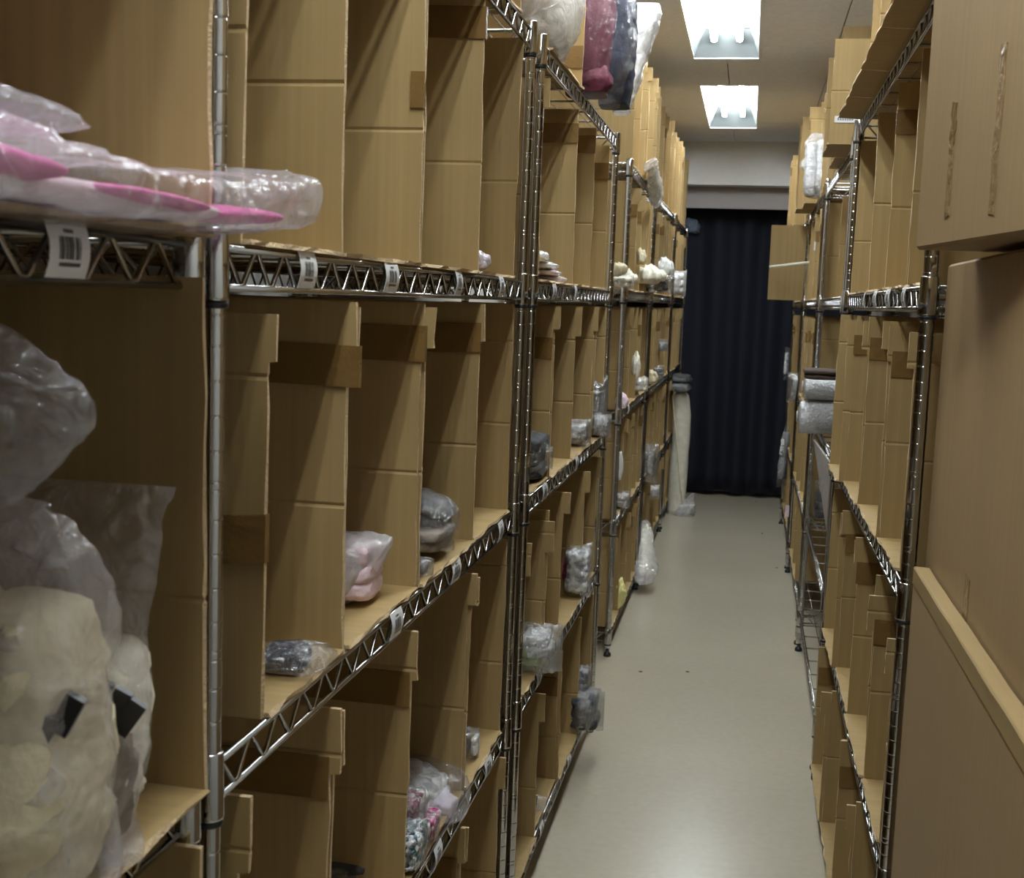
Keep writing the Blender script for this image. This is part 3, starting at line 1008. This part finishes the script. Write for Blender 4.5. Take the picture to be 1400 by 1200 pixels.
def bag(label, P0, P1, A, B, film_m='clear', contents=(), prof=PILLOW, amp=.009, k=30, seed=1, n=34, sub=7, e=.62, zmin=None, cat='plastic bag', name='plastic_bag', group=None, film_name='film', smooth=True, eb=1.25):
    """bag from P0 to P1 with half-axes A (width) and B (thickness); contents = list of (material, t0, t1, scale, offset)"""
    P0, P1, A, B = Vector(P0), Vector(P1), Vector(A), Vector(B)
    secs = [(P0.lerp(P1, q[0]) + A * (q[3] if len(q) > 3 else 0), A * q[1], B * q[2]) for q in prof]
    base = P0.lerp(P1, .5)
    base = Vector((base.x, base.y, zmin if zmin is not None else min((s_[0] - Vector((0, 0, abs(s_[1].z) + abs(s_[2].z)))).z for s_ in secs)))
    em = empty(name, base, label, cat, group)
    if film_m:
        put(film_name, loft_mesh(film_name, secs, film_m, n, sub, amp, k, seed, e, 1, base, smooth and film_m not in ('clear', 'cello', 'foil'), zmin, None, eb), em)
    for q, ct in enumerate(contents):
        mt, t0, t1, sc = ct[:4]
        off = Vector(ct[4]) if len(ct) > 4 else Vector((0, 0, 0))
        ha = A.length * sc
        nl = 1 if ha < .010 else (2 if ha < .026 else 3)
        rr = random.Random(seed * 13 + q)
        mb = MB()
        for l in range(nl):       # folded layers, each with its own slump
            ca = A * sc * (-1 + (2 * l + 1) / nl) * .96
            a2 = A * sc / nl * 1.12
            e0, e1 = rr.uniform(0, .1), rr.uniform(-.12, .04)
            qs = []
            for t, wa, wb in ((0, .45, .5), (.06, .8, .85), (.3, 1, 1), (.65, .95, 1), (.93, .85, .85), (1, .4, .5)):
                tt = t0 + (t1 - t0) * (e0 + (1 - e0 + e1) * t)
                qs.append((P0.lerp(P1, tt) + off + ca, a2 * wa, B * wb * sc * rr.uniform(.88, 1.06)))
            loft_mesh('contents', qs, mt, 26, 5, min(.011, amp * 1.2), max(k * 1.3, .5 / max(ha, .01)), seed + q + 5 + l * 3, .55, 1, base, True, (zmin + .0015) if zmin is not None else None, mb)
        put('contents', mb.mesh('contents', M[mt]), em)
    return em


def binbag(label, box, X, thick, film_m, contents, lift=None, **kw):
    """bag lying or standing inside a bin: its length runs into the bin (x), px box gives its size at plane X"""
    x0, y0, x1, y1 = box
    C = atX((x0 + x1) / 2, (y0 + y1) / 2, X)
    s_ = ppm(C)
    hw, hh = (x1 - x0) / 2 / s_, (y1 - y0) / 2 / s_
    sg = kw.pop('tilt', 0) / s_
    dy = kw.pop('dy', 0)
    z0 = lift if lift is not None else C.z - hh
    if lift is not None:
        C.z = lift + hh
    return bag(label, C + Vector((-hw, dy, sg)), C + Vector((hw, -dy, -sg)), (0, 0, hh), (0, thick / 2, 0), film_m, contents, zmin=z0, **kw)


fA, fB, fC, fD = [D0[i] + .0062 for i in (3, 2, 1, 0)]     # bin floors on the left racks

# --- L0: pink and white garments in a milky bag hanging over the shelf edge
zb = D0[3] + .0075
bg = empty('plastic_bag', (-.43, .65, zb), 'long milky plastic bag with pink contents lying over the left shelf edge', 'plastic bag')
put('film', loft_mesh('film', [((-.45, .33, zb + .020), (.085, 0, 0), (0, 0, .026)), ((-.44, .45, zb + .018), (.095, 0, 0), (0, 0, .026)), ((-.435, .55, zb + .014), (.095, 0, 0), (0, 0, .021)),
                               ((-.43, .64, zb + .010), (.092, 0, 0), (0, 0, .017)), ((-.43, .74, zb + .011), (.088, 0, 0), (0, 0, .018)), ((-.425, .84, zb + .017), (.078, 0, 0), (0, 0, .020)),
                               ((-.418, .91, zb + .023), (.066, 0, 0), (0, 0, .021)), ((-.413, .945, zb + .029), (.062, .012, 0), (0, 0.006, .022))], 'milky', 72, 12, .006, 22, 4, .38, 1, Vector(bg.location), True, None, None, .45), bg)


def inner(parent, nm_, mat, P0, P1, A, B, seed=2, amp=.004, k=20, n=34):
    P0, P1, A, B = Vector(P0), Vector(P1), Vector(A), Vector(B)
    qs = [(P0.lerp(P1, t), A * wa, B * wb) for t, wa, wb in ((0, .6, .25), (.12, .9, .8), (.5, 1, 1), (.88, .9, .8), (1, .6, .25))]
    return put(nm_, loft_mesh(nm_, qs, M and mat, n, 4, amp, k, seed, .85, 1, Vector(parent.location), True), parent)


inner(bg, 'contents', 'white', (-.45, .36, zb + .016), (-.44, .62, zb + .010), (.075, 0, 0), (0, 0, .015), 3)
inner(bg, 'contents', 'pale_pink', (-.44, .56, zb + .008), (-.43, .84, zb + .008), (.072, 0, 0), (0, 0, .009), 5)
inner(bg, 'contents', 'pink', (-.385, .47, zb + .018), (-.38, .60, zb + .013), (.032, 0, 0), (0, 0, .007), 6, .002)
inner(bg, 'contents', 'pink', (-.378, .64, zb + .010), (-.38, .77, zb + .008), (.032, 0, 0), (0, 0, .0045), 8, .002)
inner(bg, 'contents', 'pink', (-.380, .80, zb + .007), (-.382, .915, zb + .012), (.026, 0, 0), (0, 0, .006), 9, .0015)
bag('clear bag corner resting on the milky bag with pink contents', (-.47, .33, zb + .045), (-.375, .625, zb + .041), (.06, .02, 0), (0, 0, .013), 'hazy', [('white', .05, .5, .5)],
    prof=[(0, 1, .8), (.3, 1, 1), (.6, .9, .9), (.85, .6, .7), (1, .2, .12)], amp=.004, k=22, seed=14, n=40)

# --- L0: big clear bags standing in the waist-level bin
e1 = bag('big clear bag of cream cloth with black clips, cut by the left edge', (-.50, .665, fB), (-.497, .66, fB + .262), (.115, 0, 0), (0, .058, 0), 'milky', [('cream', .02, .80, .93)],
         prof=[(0, 1, .7), (.12, 1, 1), (.45, 1, 1), (.7, 1, .9), (.86, 1, .55), (.95, .9, .3), (1, .6, .04)], amp=.016, k=16, seed=21, n=60, sub=10, zmin=fB, eb=.9)
e2 = bag('clear bag of ivory cloth standing behind the big cream one', (-.497, .738, fB), (-.507, .80, fB + .25), (.105, 0, 0), (0, .036, 0), 'hazy', [('ivory', .04, .62, .88), ('taupe', .06, .4, .4, (.055, -.012, 0))],
         prof=[(0, .98, .7), (.15, .95, 1), (.45, .95, .95), (.7, .98, .6), (.9, 1, .25), (1, 1.03, .03)], amp=.010, k=15, seed=25, n=56, sub=10, zmin=fB)
for em, pts in ((e1, [(-.395, .630, fB + .128), (-.381, .634, fB + .140)]), (e2, [(-.412, .724, fB + .118), (-.400, .725, fB + .113), (-.391, .726, fB + .106)])):
    for j, p in enumerate(pts):
        mb = MB(); mb.box((-.006, -.003, -.013), (.006, .003, .013))
        build(mb, 'clip', M['black'], em, Vector(p) - Vector(em.location), (.1, .4 + .1 * j, .2))
bag('empty clear bag tip leaning in from the left above the cream bag', (-.62, .60, fB + .30), (-.345, .60, fB + .322), (0, .0, .055), (0, .03, 0), 'hazy', [('taupe', .05, .5, .5)],
    prof=[(0, 1, 1), (.4, 1.05, 1), (.62, 1.0, .95), (.8, .8, .8), (.93, .42, .45), (1, .12, .1)], amp=.009, k=15, seed=31, n=40, sub=9)

# --- L1 contents
binbag('white paper packet standing in eye-level bin beside the post pair', (642, 343, 672, 371), -.44, .05, 'pearl', [('lilac', .1, .9, .6)], lift=fA, seed=3, amp=.004, prof=[(0, 1, 1), (.3, 1, 1), (.6, .8, .7), (.85, .45, .35), (1, .1, .06)])
binbag('flat clear bag with navy item at the front of a waist-level bin', (352, 903, 452, 942), -.445, .07, 'clear', [('navy', .1, .72, .62), ('navy', .2, .6, .5, (0, .02, -.003))], lift=fB, seed=5, amp=.005, k=30, prof=[(0, .5, 1), (.2, .75, 1), (.5, .9, 1), (.8, .85, .9), (1, .35, .7)])
binbag('pinkish white soft bag slumped in a waist-level bin', (440, 772, 536, 864), -.475, .10, 'white_film', [('pale_pink', .05, .85, .8)], lift=fB, seed=7, amp=.007, k=18, prof=[(0, 1, 1, 0), (.4, 1, 1, 0), (.6, .78, .85, .2), (.76, .50, .6, .46), (.9, .24, .3, .70), (1, .10, .05, .88)])
binbag('zip bag with dark grey garment on top of the taupe bag', (556, 676, 628, 724), -.46, .12, 'clear', [('slate', .05, .85, .75)], seed=9, amp=.006, tilt=10, prof=[(0, .8, .8), (.3, 1, 1), (.7, .9, .9), (.92, .6, .5), (1, .5, .1)])
binbag('zip bag with taupe garment beneath the dark grey one', (550, 716, 622, 750), -.46, .14, 'clear', [('taupe', .02, .9, .88)], seed=10, amp=.005)
binbag('small clear packet with dark item under the taupe bag', (556, 748, 594, 768), -.44, .08, 'clear', [('slate', .05, .7, .6)], seed=11, amp=.004, lift=fB)
binbag('large clear bag of pale garments over the magenta packet, knee-level bin', (535, 1048, 640, 1108), -.47, .14, 'hazy', [('strips', .0, .72, .62), ('lilac', .5, .92, .5, (0, -.015, -.016))], seed=12, amp=.009, k=20, tilt=14, prof=[(0, .7, .9), (.3, .9, 1), (.6, 1, 1), (.85, 1, .9), (1, .7, .3)])
binbag('crinkled clear packet with magenta trim beside the pale garments', (535, 1078, 582, 1126), -.46, .09, 'cello', [('confetti', .15, .85, .55), ('strips', .05, .9, .6, (0, .02, -.005))], seed=13, amp=.008, k=30)
pk = binbag('magenta packet with mint and white printed card, knee-level bin', (545, 1110, 602, 1150), -.45, .08, 'clear', [('confetti', .1, .95, .85)], seed=15, amp=.003, tilt=-4)
mb = MB(); mb.box((-.016, -.001, -.008), (.010, .001, .012)); mb.box((-.014, -.0016, -.006), (.0, -.0008, .003), 1); mb.box((-.012, -.0018, -.002), (-.004, -.0012, .008), 2)
build(mb, 'printed_card', [M['mint'], M['white'], M['magenta']], pk, (.004, -.043, .016), (-.35, .25, 0))
binbag('clear bag of silver and teal beads in the knee-level bin', (530, 1140, 584, 1196), -.445, .10, 'cello', [('beads', .0, .92, .80)], seed=16, amp=.009, k=34, lift=fC)
binbag('navy zip pouch with clear edge lying deep in a knee-level bin', (628, 968, 676, 1003), -.53, .08, 'clear', [('navy', .02, .78, .85)], seed=17, amp=.004, tilt=6, lift=fC)
binbag('clear zip bag with bright white zip edge, knee-level bin', (622, 1012, 655, 1052), -.455, .06, 'clear', [('charcoal', .0, .6, .6), ('white', .72, .98, .55)], seed=18, amp=.005, lift=fC)
binbag('dark grey packets at the bottom of a knee-level bin', (425, 1182, 522, 1216), -.52, .12, 'clear', [('charcoal', .05, .9, .8)], seed=19, amp=.004, lift=fC)
# --- L2 contents
for i, (a, b_, c, d) in enumerate([(718, 376, 776, 387), (718, 368, 768, 377), (718, 358, 764, 368), (718, 343, 750, 358)]):
    binbag('%s of the four white envelopes stacked in the eye-level bin' % ['lowest', 'second lowest', 'second highest', 'highest'][i], (a, b_, c, d), -.47, .14, 'pearl', [('pale_pink' if i < 2 else 'white', .05, .9, .8)], seed=40 + i, amp=.003,
           prof=[(0, .8, .9), (.3, 1, 1), (.7, .9, .9), (.9, .5, .5), (1, .25, .1)], group='white envelopes')
binbag('clear bag with round charcoal bundle beside the dark post', (700, 592, 756, 655), -.455, .20, 'clear', [('slate', .05, .80, .9)], seed=45, amp=.008, k=20, lift=fB, prof=[(0, .7, .8), (.2, .95, 1), (.5, 1, 1), (.78, .75, .7), (.9, .42, .4), (1, .5, .1)])
binbag('small clear pouch peeking over the waist-level bins', (776, 552, 800, 580), -.47, .07, 'cello', [('board_grey', .1, .7, .5)], seed=46, amp=.006, k=40)
binbag('flat silver-grey bags leaning in a waist-level bin', (768, 576, 808, 612), -.45, .10, 'cello', [('foil', .05, .85, .6), ('lilac', .1, .8, .5, (0, .02, -.01))], seed=47, amp=.006, k=30, lift=fB)
binbag('tall crinkled silver foil bag standing in a waist-level bin', (801, 484, 831, 558), -.445, .08, 'foil', (), seed=48, amp=.012, k=34, lift=fB)
binbag('shiny clear bag with dark lump on the waist-level shelf edge', (803, 564, 836, 594), -.42, .12, 'cello', [('charcoal', .05, .6, .75), ('foil', .5, .9, .5)], seed=49, amp=.009, k=34, lift=fB)
binbag('clear bag of white tubes at the far knee-level bin', (768, 768, 808, 842), -.435, .10, 'cello', [('strips', .1, .9, .75), ('magenta', .0, .4, .35)], seed=50, amp=.009, k=26, lift=fC)
binbag('crinkled clear bag with green contents hanging over the knee-level shelf', (700, 876, 768, 936), -.425, .16, 'cello', [('green', .05, .6, .36, (0, 0, -.018)), ('strips', .2, .8, .5, (0, .01, .008))], seed=51, amp=.012, k=34, lift=fC, n=40, sub=9)
binbag('clear bag with folded black item standing in the lowest bin', (782, 908, 808, 962), -.425, .08, 'cello', [('charcoal', .0, .75, .7), ('grey', .3, .9, .5, (0, -.02, .02))], seed=52, amp=.008, k=30)
binbag('glossy dark crinkled bag bulging over the lowest shelf edge', (779, 944, 826, 1000), -.40, .14, 'cello', [('slate', .0, .85, .78)], seed=53, amp=.012, k=34, lift=fD, n=40, sub=9)
binbag('small black item in clear wrap in the lowest bin', (712, 1080, 748, 1098), -.45, .06, 'clear', [('black' if False else 'charcoal', .1, .6, .8)], seed=54, amp=.004, lift=fD)

# --- L2 top: white translucent bag, garments in clear bag
zt = D0[4] + .0015
bag('puffy white translucent bag on the top shelf near the post', (-.462, 2.57, zt), (-.462, 2.57, zt + .30), (.078, 0, 0), (0, .12, 0), 'white_film', [('ivory', .05, .5, .7)],
    prof=[(0, .5, .7), (.12, .85, .95), (.35, 1.05, 1), (.55, .95, 1), (.72, .8, .9), (.9, .75, .8), (1, .5, .4)], amp=.016, k=13, seed=61, n=32, sub=6, zmin=zt)
gb = empty('garment_bag', (-.40, 3.1, zt), 'tall clear bag of maroon and black garments standing on top shelf', 'garment bag')


def gpart(nm_, mat, secs, seed, amp=.008, k=14, n=40, sm=True):
    put(nm_, loft_mesh(nm_, secs, mat, n, 9, amp, k, seed, .55, 1, Vector(gb.location), sm), gb)


gz = zt
gpart('garment', 'maroon', [((-.425, 3.03, gz + .003), (.045, 0, 0), (0, .05, 0)), ((-.425, 3.02, gz + .08), (.052, 0, 0), (0, .06, 0)), ((-.42, 3.02, gz + .20), (.055, 0, 0), (0, .06, 0)), ((-.42, 3.03, gz + .275), (.045, 0, 0), (0, .035, 0))], 3, .007, 18)
gpart('garment', 'navy', [((-.375, 3.20, gz + .003), (.035, 0, 0), (0, .05, 0)), ((-.37, 3.19, gz + .09), (.04, 0, 0), (0, .07, 0)), ((-.365, 3.20, gz + .22), (.036, 0, 0), (0, .06, 0)), ((-.37, 3.2, gz + .29), (.03, 0, 0), (0, .035, 0))], 5, .007, 18)
gpart('garment', 'maroon', [((-.40, 2.985, gz + .003), (.03, 0, 0), (0, .02, 0)), ((-.395, 2.985, gz + .035), (.035, 0, 0), (0, .028, 0)), ((-.40, 2.99, gz + .07), (.02, 0, 0), (0, .012, 0))], 6, .008, 26)
gpart('film', 'white_film', [((-.368, 3.30, gz + .002), (.016, .0, 0), (0, .03, 0)), ((-.352, 3.33, gz + .10), (.026, 0, 0), (0, .05, 0)), ((-.340, 3.36, gz + .20), (.036, 0, 0), (0, .06, 0)), ((-.335, 3.37, gz + .265), (.05, 0, 0), (0, .04, 0)), ((-.335, 3.37, gz + .30), (.045, 0, 0), (0, .008, 0))], 7, .010, 18, 40)
gpart('film', 'thin', [((-.41, 3.10, gz + .001), (.05, 0, 0), (0, .13, 0)), ((-.40, 3.10, gz + .10), (.07, 0, 0), (0, .17, 0)), ((-.40, 3.12, gz + .22), (.07, 0, 0), (0, .17, 0)), ((-.40, 3.13, gz + .31), (.06, 0, 0), (0, .09, 0))], 9, .010, 18, 44)

# --- far left racks: cloths, packets, bags
gA, gB, gC, gD = [D3[i] + .0062 for i in (3, 2, 1, 0)]
far = [
    ('white sock bundle beside the shorter rack near post, eye level', (848, 372, 872, 390), -.455, .12, None, [('ivory', 0, 1, 1)], None, 171),
    ('pale cloth heap right of the cream bundle, eye level', (896, 356, 922, 384), -.45, .18, None, [('white', 0, 1, 1)], None, 172),
    ('small cream cloth on the waist shelf under the cream bundle', (884, 508, 900, 524), -.46, .1, None, [('cream', 0, 1, 1)], None, 173),
    ('white crinkled bag of socks on the eye-level shelf', (838, 386, 866, 401), -.46, .16, 'pearl', [('ivory', .05, .95, .85)], gA, 71),
    ('cream cloth bundle spilling over the eye-level shelf, left', (866, 366, 912, 388), -.45, .22, None, [('ivory', 0, 1, 1)], None, 72),
    ('clear bag with grey and black items under the cream cloths', (862, 383, 920, 404), -.45, .20, 'cello', [('grey', .1, .5, .7), ('charcoal', .55, .9, .7)], gA, 73),
    ('small cream cloth tip hanging beside the shorter rack post', (838, 358, 858, 378), -.46, .06, None, [('cream', 0, 1, 1)], None, 74),
    ('pointed cream cloth above the cream bundle', (870, 342, 884, 362), -.46, .05, None, [('cream', 0, 1, 1)], None, 75),
    ('white and grey cloth pile at the last left rack, eye level', (912, 370, 938, 404), -.45, .2, 'pearl', [('white', .05, .9, .8)], gA, 76),
    ('pink cloth in a waist-level bin of the shorter rack', (838, 536, 860, 556), -.47, .06, None, [('pale_pink', 0, 1, 1)], gB, 77),
    ('upright cream packet behind the rack post', (862, 483, 876, 520), -.47, .05, None, [('ivory', 0, 1, 1)], None, 78),
    ('white bag slumped at the waist-level shelf edge', (864, 516, 886, 534), -.46, .1, 'pearl', [('ivory', .05, .9, .8)], None, 79),
    ('grey clear packet on the waist shelf beyond the cream packet', (892, 502, 908, 522), -.46, .1, 'clear', [('grey', .05, .9, .7)], gB, 80),
    ('grey film bag hung high in the last left rack', (898, 466, 914, 480), -.46, .1, 'clear', [('grey', .05, .9, .6)], None, 81),
    ('white sheet standing in a knee-level bin of the shorter rack', (840, 620, 852, 656), -.47, .03, None, [('white', 0, 1, .9)], None, 82),
    ('crinkled clear bag hanging between the left far racks', (876, 606, 900, 660), -.45, .14, 'cello', [('foil', .2, .8, .5), ('grey', .1, .6, .5)], None, 83),
    ('grey papers on the knee-level shelf of the shorter rack', (838, 700, 860, 722), -.47, .12, 'hazy', [('board_grey', .05, .9, .7)], gC, 84),
    ('small white items on the knee-level shelf, far left', (886, 664, 902, 680), -.46, .1, 'pearl', [('white', .1, .9, .7)], None, 85),
    ('yellow sheet and paper in the lowest bin of shorter rack', (832, 822, 856, 862), -.47, .06, None, [('yellow', 0, 1, .8)], gD, 86),
]
for lab, box, X, th, fm_, ct, lift, sd in far:
    if fm_:
        binbag(lab, box, X, th, fm_, ct, lift=lift, seed=sd, amp=.014, k=24, n=30)
    else:
        rr = random.Random(sd)
        pf = [(0, rr.uniform(.1, .5), .15), (.15, rr.uniform(.6, .9), .7), (.35, 1, 1), (.55, rr.uniform(.7, 1), .9), (.75, rr.uniform(.5, .9), .8), (.9, rr.uniform(.3, .6), .4), (1, rr.uniform(.05, .3), .1)]
        binbag(lab, box, X, th, ct[0][0], (), lift=lift, seed=sd, amp=.026, k=24, n=34, prof=pf, cat='cloth', name='folded_cloth', film_name='cloth')
# long white bag trailing down from the top of the shorter left rack
Pa, Pb = atX(890, 218, -.44), atX(908, 296, -.44)
bag('long white plastic bag trailing from the top shelf of shorter left rack', Pa, (-.43, Pa.y + .35, Pb.z - .0), (.012, .03, .012), (.018, 0, .008), 'pearl', [('ivory', .1, .9, .7)], prof=[(0, .6, .5), (.1, 1.2, 1), (.25, .6, .8), (.5, 1, 1), (.8, .9, 1), (1, .5, .2)], amp=.014, k=16, seed=90, n=34)
Pa = atX(947, 310, -.44)
bag('blue-grey bag poking out of the last left rack top', (-.50, Pa.y, D3[4] + .055), (-.375, Pa.y - .02, D3[4] + .03), (0, .09, 0), (0, 0, .05), 'clear', [('blue_grey', .05, .9, .85)], seed=91, amp=.01, k=14, n=34)
Pa = atX(922, 595, -.43)
for q, (dz, c) in enumerate(((0, 'grey'), (.055, 'slate'))):
    bag('%s grey foil bag stacked on the beige roll' % ('lower' if q == 0 else 'upper'), (-.50, 7.95, .83 + dz), (-.345, 7.92, .825 + dz), (0, .12, 0), (0, 0, .028), 'clear', [(c, .02, .9, .85)], seed=92 + q, amp=.012, k=16, n=34)
rb = empty('fabric_roll', (-.405, 7.93, 0), 'tall beige fabric roll standing on the floor by last left rack', 'fabric roll')
put('roll', loft_mesh('roll', [((-.405, 7.93, 0), (.055, 0, 0), (0, .06, 0)), ((-.405, 7.93, .25), (.058, 0, 0), (0, .062, 0)), ((-.40, 7.93, .6), (.055, 0, 0), (0, .06, 0)), ((-.405, 7.93, .76), (.045, 0, 0), (0, .05, 0)), ((-.41, 7.93, .80), (.02, 0, 0), (0, .03, 0))], 'ivory', 18, 5, .006, 9, 4, .9, 1, Vector((-.405, 7.93, 0)), True, 0), rb)
mb = MB(); mb.tube([(-.06, -.02, .77), (-.02, -.066, .5), (.02, -.068, .2), (.05, -.045, .01)], .004, 6); build(mb, 'loose_edge', M['cream'], rb)
bag('white lacy plastic bag on the floor against the beige roll', (-.36, 7.90, 0), (-.30, 7.88, .15), (.07, 0, 0), (0, .06, 0), 'pearl', [('white', .0, .5, .6)], prof=[(0, 1, 1), (.3, .8, .8), (.6, .4, .4), (1, .1, .1)], seed=94, amp=.012, k=25, n=36, zmin=.001)
# white cloth hanging over lowest shelf
bag('white cloth bag draped over the lowest left shelf edge', (-.455, 5.95, gD + .19), (-.41, 5.62, .05), (.03, .03, 0), (.02, 0, .01), 'pearl', [('ivory', .05, .9, .7)], prof=[(0, .3, .3), (.2, .8, .8), (.5, 1, 1), (.75, 1.5, 1.2), (.9, 1.2, 1), (1, .9, .3)], seed=95, amp=.015, k=18, n=34)

# --- right side items
hA, hB, hC, hD = [D2[i] + .0015 for i in (3, 2, 1, 0)]


def roll(label, c, r, L, mat, seed, flat=1.0):
    """roll lying across the shelf, one end poking into the aisle"""
    e = empty('wrap_roll', (c[0], c[1], c[2] - r * flat), label, 'bubble wrap roll', 'bubble wrap rolls')
    secs = [((c[0] + L * t, c[1] + .12 * L * t, c[2]), (0, r * q, 0), (0, 0, r * q * flat)) for t, q in ((0, .30), (0.012, .82), (.06, .97), (.3, 1), (.6, 1), (.94, 1), (.99, .9), (1, .35))]
    put('wrap', loft_mesh('wrap', secs, mat, 36, 6, .006, 34, seed, 1, 1, Vector(e.location), True, c[2] - r * flat), e)
    mb = MB(); mb.lathe([(r * .34, 0), (r * .34, .004), (r * .26, .004)], 14)
    build(mb, 'core', M['board_grey'], e, (-.002, 0, r * flat), (0, -math.pi / 2, 0))


roll('lower bubble wrap roll jutting over the right waist shelf', (.178, 4.25, hB + .058), .056, .30, 'bubble', 3)
roll('upper flattened bubble wrap roll under the dark brown pad', (.19, 4.25, hB + .160), .058, .28, 'bubble', 7, .72)
binbag('dark brown pad lying on the bubble wrap rolls', (1096, 510, 1146, 524), .225, .16, None, [('brown', 0, 1, 1)], seed=101, amp=.003, lift=hB + .204, cat='pad', name='packing_pad')
binbag('blue-grey clear bag standing in the last right rack', (1072, 474, 1088, 520), .28, .1, 'clear', [('blue_grey', .1, .9, .6), ('white', .0, .3, .6)], seed=102, amp=.01, k=18, n=34)
binbag('crumpled foil and clear wrap on the right waist shelf edge', (1076, 510, 1100, 550), .25, .16, 'cello', [('foil', .1, .9, .7)], seed=103, amp=.014, k=24, n=34)
binbag('clear bag with dark items on the bare mesh shelf', (1112, 672, 1140, 722), .33, .14, 'clear', [('charcoal', .05, .9, .7, (0, 0, -.02)), ('white', .2, .8, .4, (0, 0, .03))], seed=104, amp=.01, k=18, lift=hC)
bag('tall grey film bag hanging at the end of the last right rack', (.275, 7.5, .66), (.245, 7.4, .30), (.035, .06, 0), (.02, -.01, 0), 'clear', [('grey', .02, .95, .8), ('white', .2, .5, .5, (-.02, -.02, 0))], seed=105, amp=.015, k=14, n=34)
bag('clear bag of white bubble wrap standing on the right top shelf', (.258, 5.42, D2[4] + .0015), (.255, 5.44, D2[4] + .27), (.07, 0, 0), (0, .07, 0), 'clear', [('bubble', .02, .95, .9)], prof=[(0, .5, .6), (.15, .9, 1), (.4, .9, 1), (.5, 1.1, 1), (.7, .8, .9), (.9, .9, .8), (1, .6, .4)], seed=106, amp=.016, k=18, n=36, zmin=D2[4] + .0015)
# pink tag
mb = MB(); mb.box((-.014, -.002, -.03), (.014, .002, .03)); tag(build(mb, 'paper_tag', M['pale_pink'], None, (.247, 6.42, .31)), 'pink paper tag on the right far rack posts near the floor', 'paper tag')
# leaning white board
e = empty('foam_board', (.30, 3.75, hC), 'pale grey board leaning out of the bare right rack', 'board')
mb = MB()
o_ = Vector(e.location)
vs_ = [Vector(p) - o_ for p in ((.232, 4.24, .915), (.258, 3.66, .90), (.300, 3.62, .54), (.300, 3.95, .53))]
nv = [(v[0] + .006, v[1], v[2]) for v in vs_]
mb.add(vs_ + nv, [(0, 1, 2, 3), (7, 6, 5, 4), (0, 4, 5, 1), (1, 5, 6, 2), (2, 6, 7, 3), (3, 7, 4, 0)])
build(mb, 'board', M['board_grey'], e)
# flap carton protruding into the aisle
e = empty('flap_carton', (.30, 6.40, hA), 'carton with a square flap standing open into the aisle at right', 'carton')
mb = MB(); mb.box((-.222, .0, .0), (.06, .005, .375)); build(mb, 'open_flap', M['board'], e)
mb = MB(); mb.box((.06, 0, 0), (.065, .04, .37)); mb.box((-.03, .006, 0), (-.025, .03, .37)); build(mb, 'side', M['board'], e)
# thin pale stick
mb = MB()
P0, P1 = atX(1052, 370, .105), atX(1100, 362, .262)
P0 = Vector((.078, 6.26, 1.555)); P1 = Vector((.33, 6.2, 1.592))
mb.tube([P0 - Vector((.3, 6.2, 1.55)), P1 - Vector((.3, 6.2, 1.55))], .007, 8)
st = tag(build(mb, 'wooden_slat', M['ivory'], None, (.3, 6.2, 1.55)), 'thin pale stick poking out in front of the open flap', 'stick')
# carton with label in front of it (right rack with flap carton, eye level)
bl = MB(); bl.box((-.02, -.001, -.02), (.02, 0, .02))
for i in range(5):
    for j in range(5):
        if (i * 3 + j * 7 + i * j) % 3:
            bl.box((-.012 + i * .005, -.0014, -.012 + j * .005), (-.0085 + i * .005, -.0008, -.0085 + j * .005), 1)
# plain label, no code pattern
bl = MB(); bl.box((-.02, -.001, -.02), (.02, 0, .02)); bl.box((-.010, -.0016, -.012), (.011, -.0008, .010), 1)
ec = empty('labelled_carton', (.255, 5.90, hA), 'narrow upright carton with a small white label, right eye-level shelf', 'carton')
mb = MB(); mb.box((0, 0, 0), (.085, .05, .36)); build(mb, 'body', M['board'], ec)
build(bl, 'label', [M['label'], M['board_grey']], ec, (.035, -.0005, .25))
# blue-grey board between right top boxes
mb = MB(); mb.box((0, 0, 0), (.06, .012, .36)); tag(build(mb, 'blue_board', M['blue_grey'], None, (.262, 5.02, D2[4] + .001)), 'thin blue-grey board upright among right top cartons', 'board')
# cardboard offcut that shows at the near right post edge
# specks on the floor
for i, (px_, py_) in enumerate([(1042, 729), (1034, 686), (1062, 776), (940, 918), (876, 918)]):
    d = ray(px_, py_); P = CAM + d * (-CAM.z / d.z)
    mb = MB(); mb.lathe([(.008, 0), (.006, .0012), (.002, .0016)], 7)
    o = tag(build(mb, 'floor_scrap', M['charcoal'], None, (P.x, P.y, 0.0003)), '%s small dark scrap on the aisle floor counted from the curtain' % ORD[[1, 0, 2, 4, 3][i]], 'scrap', 'scraps on the floor')
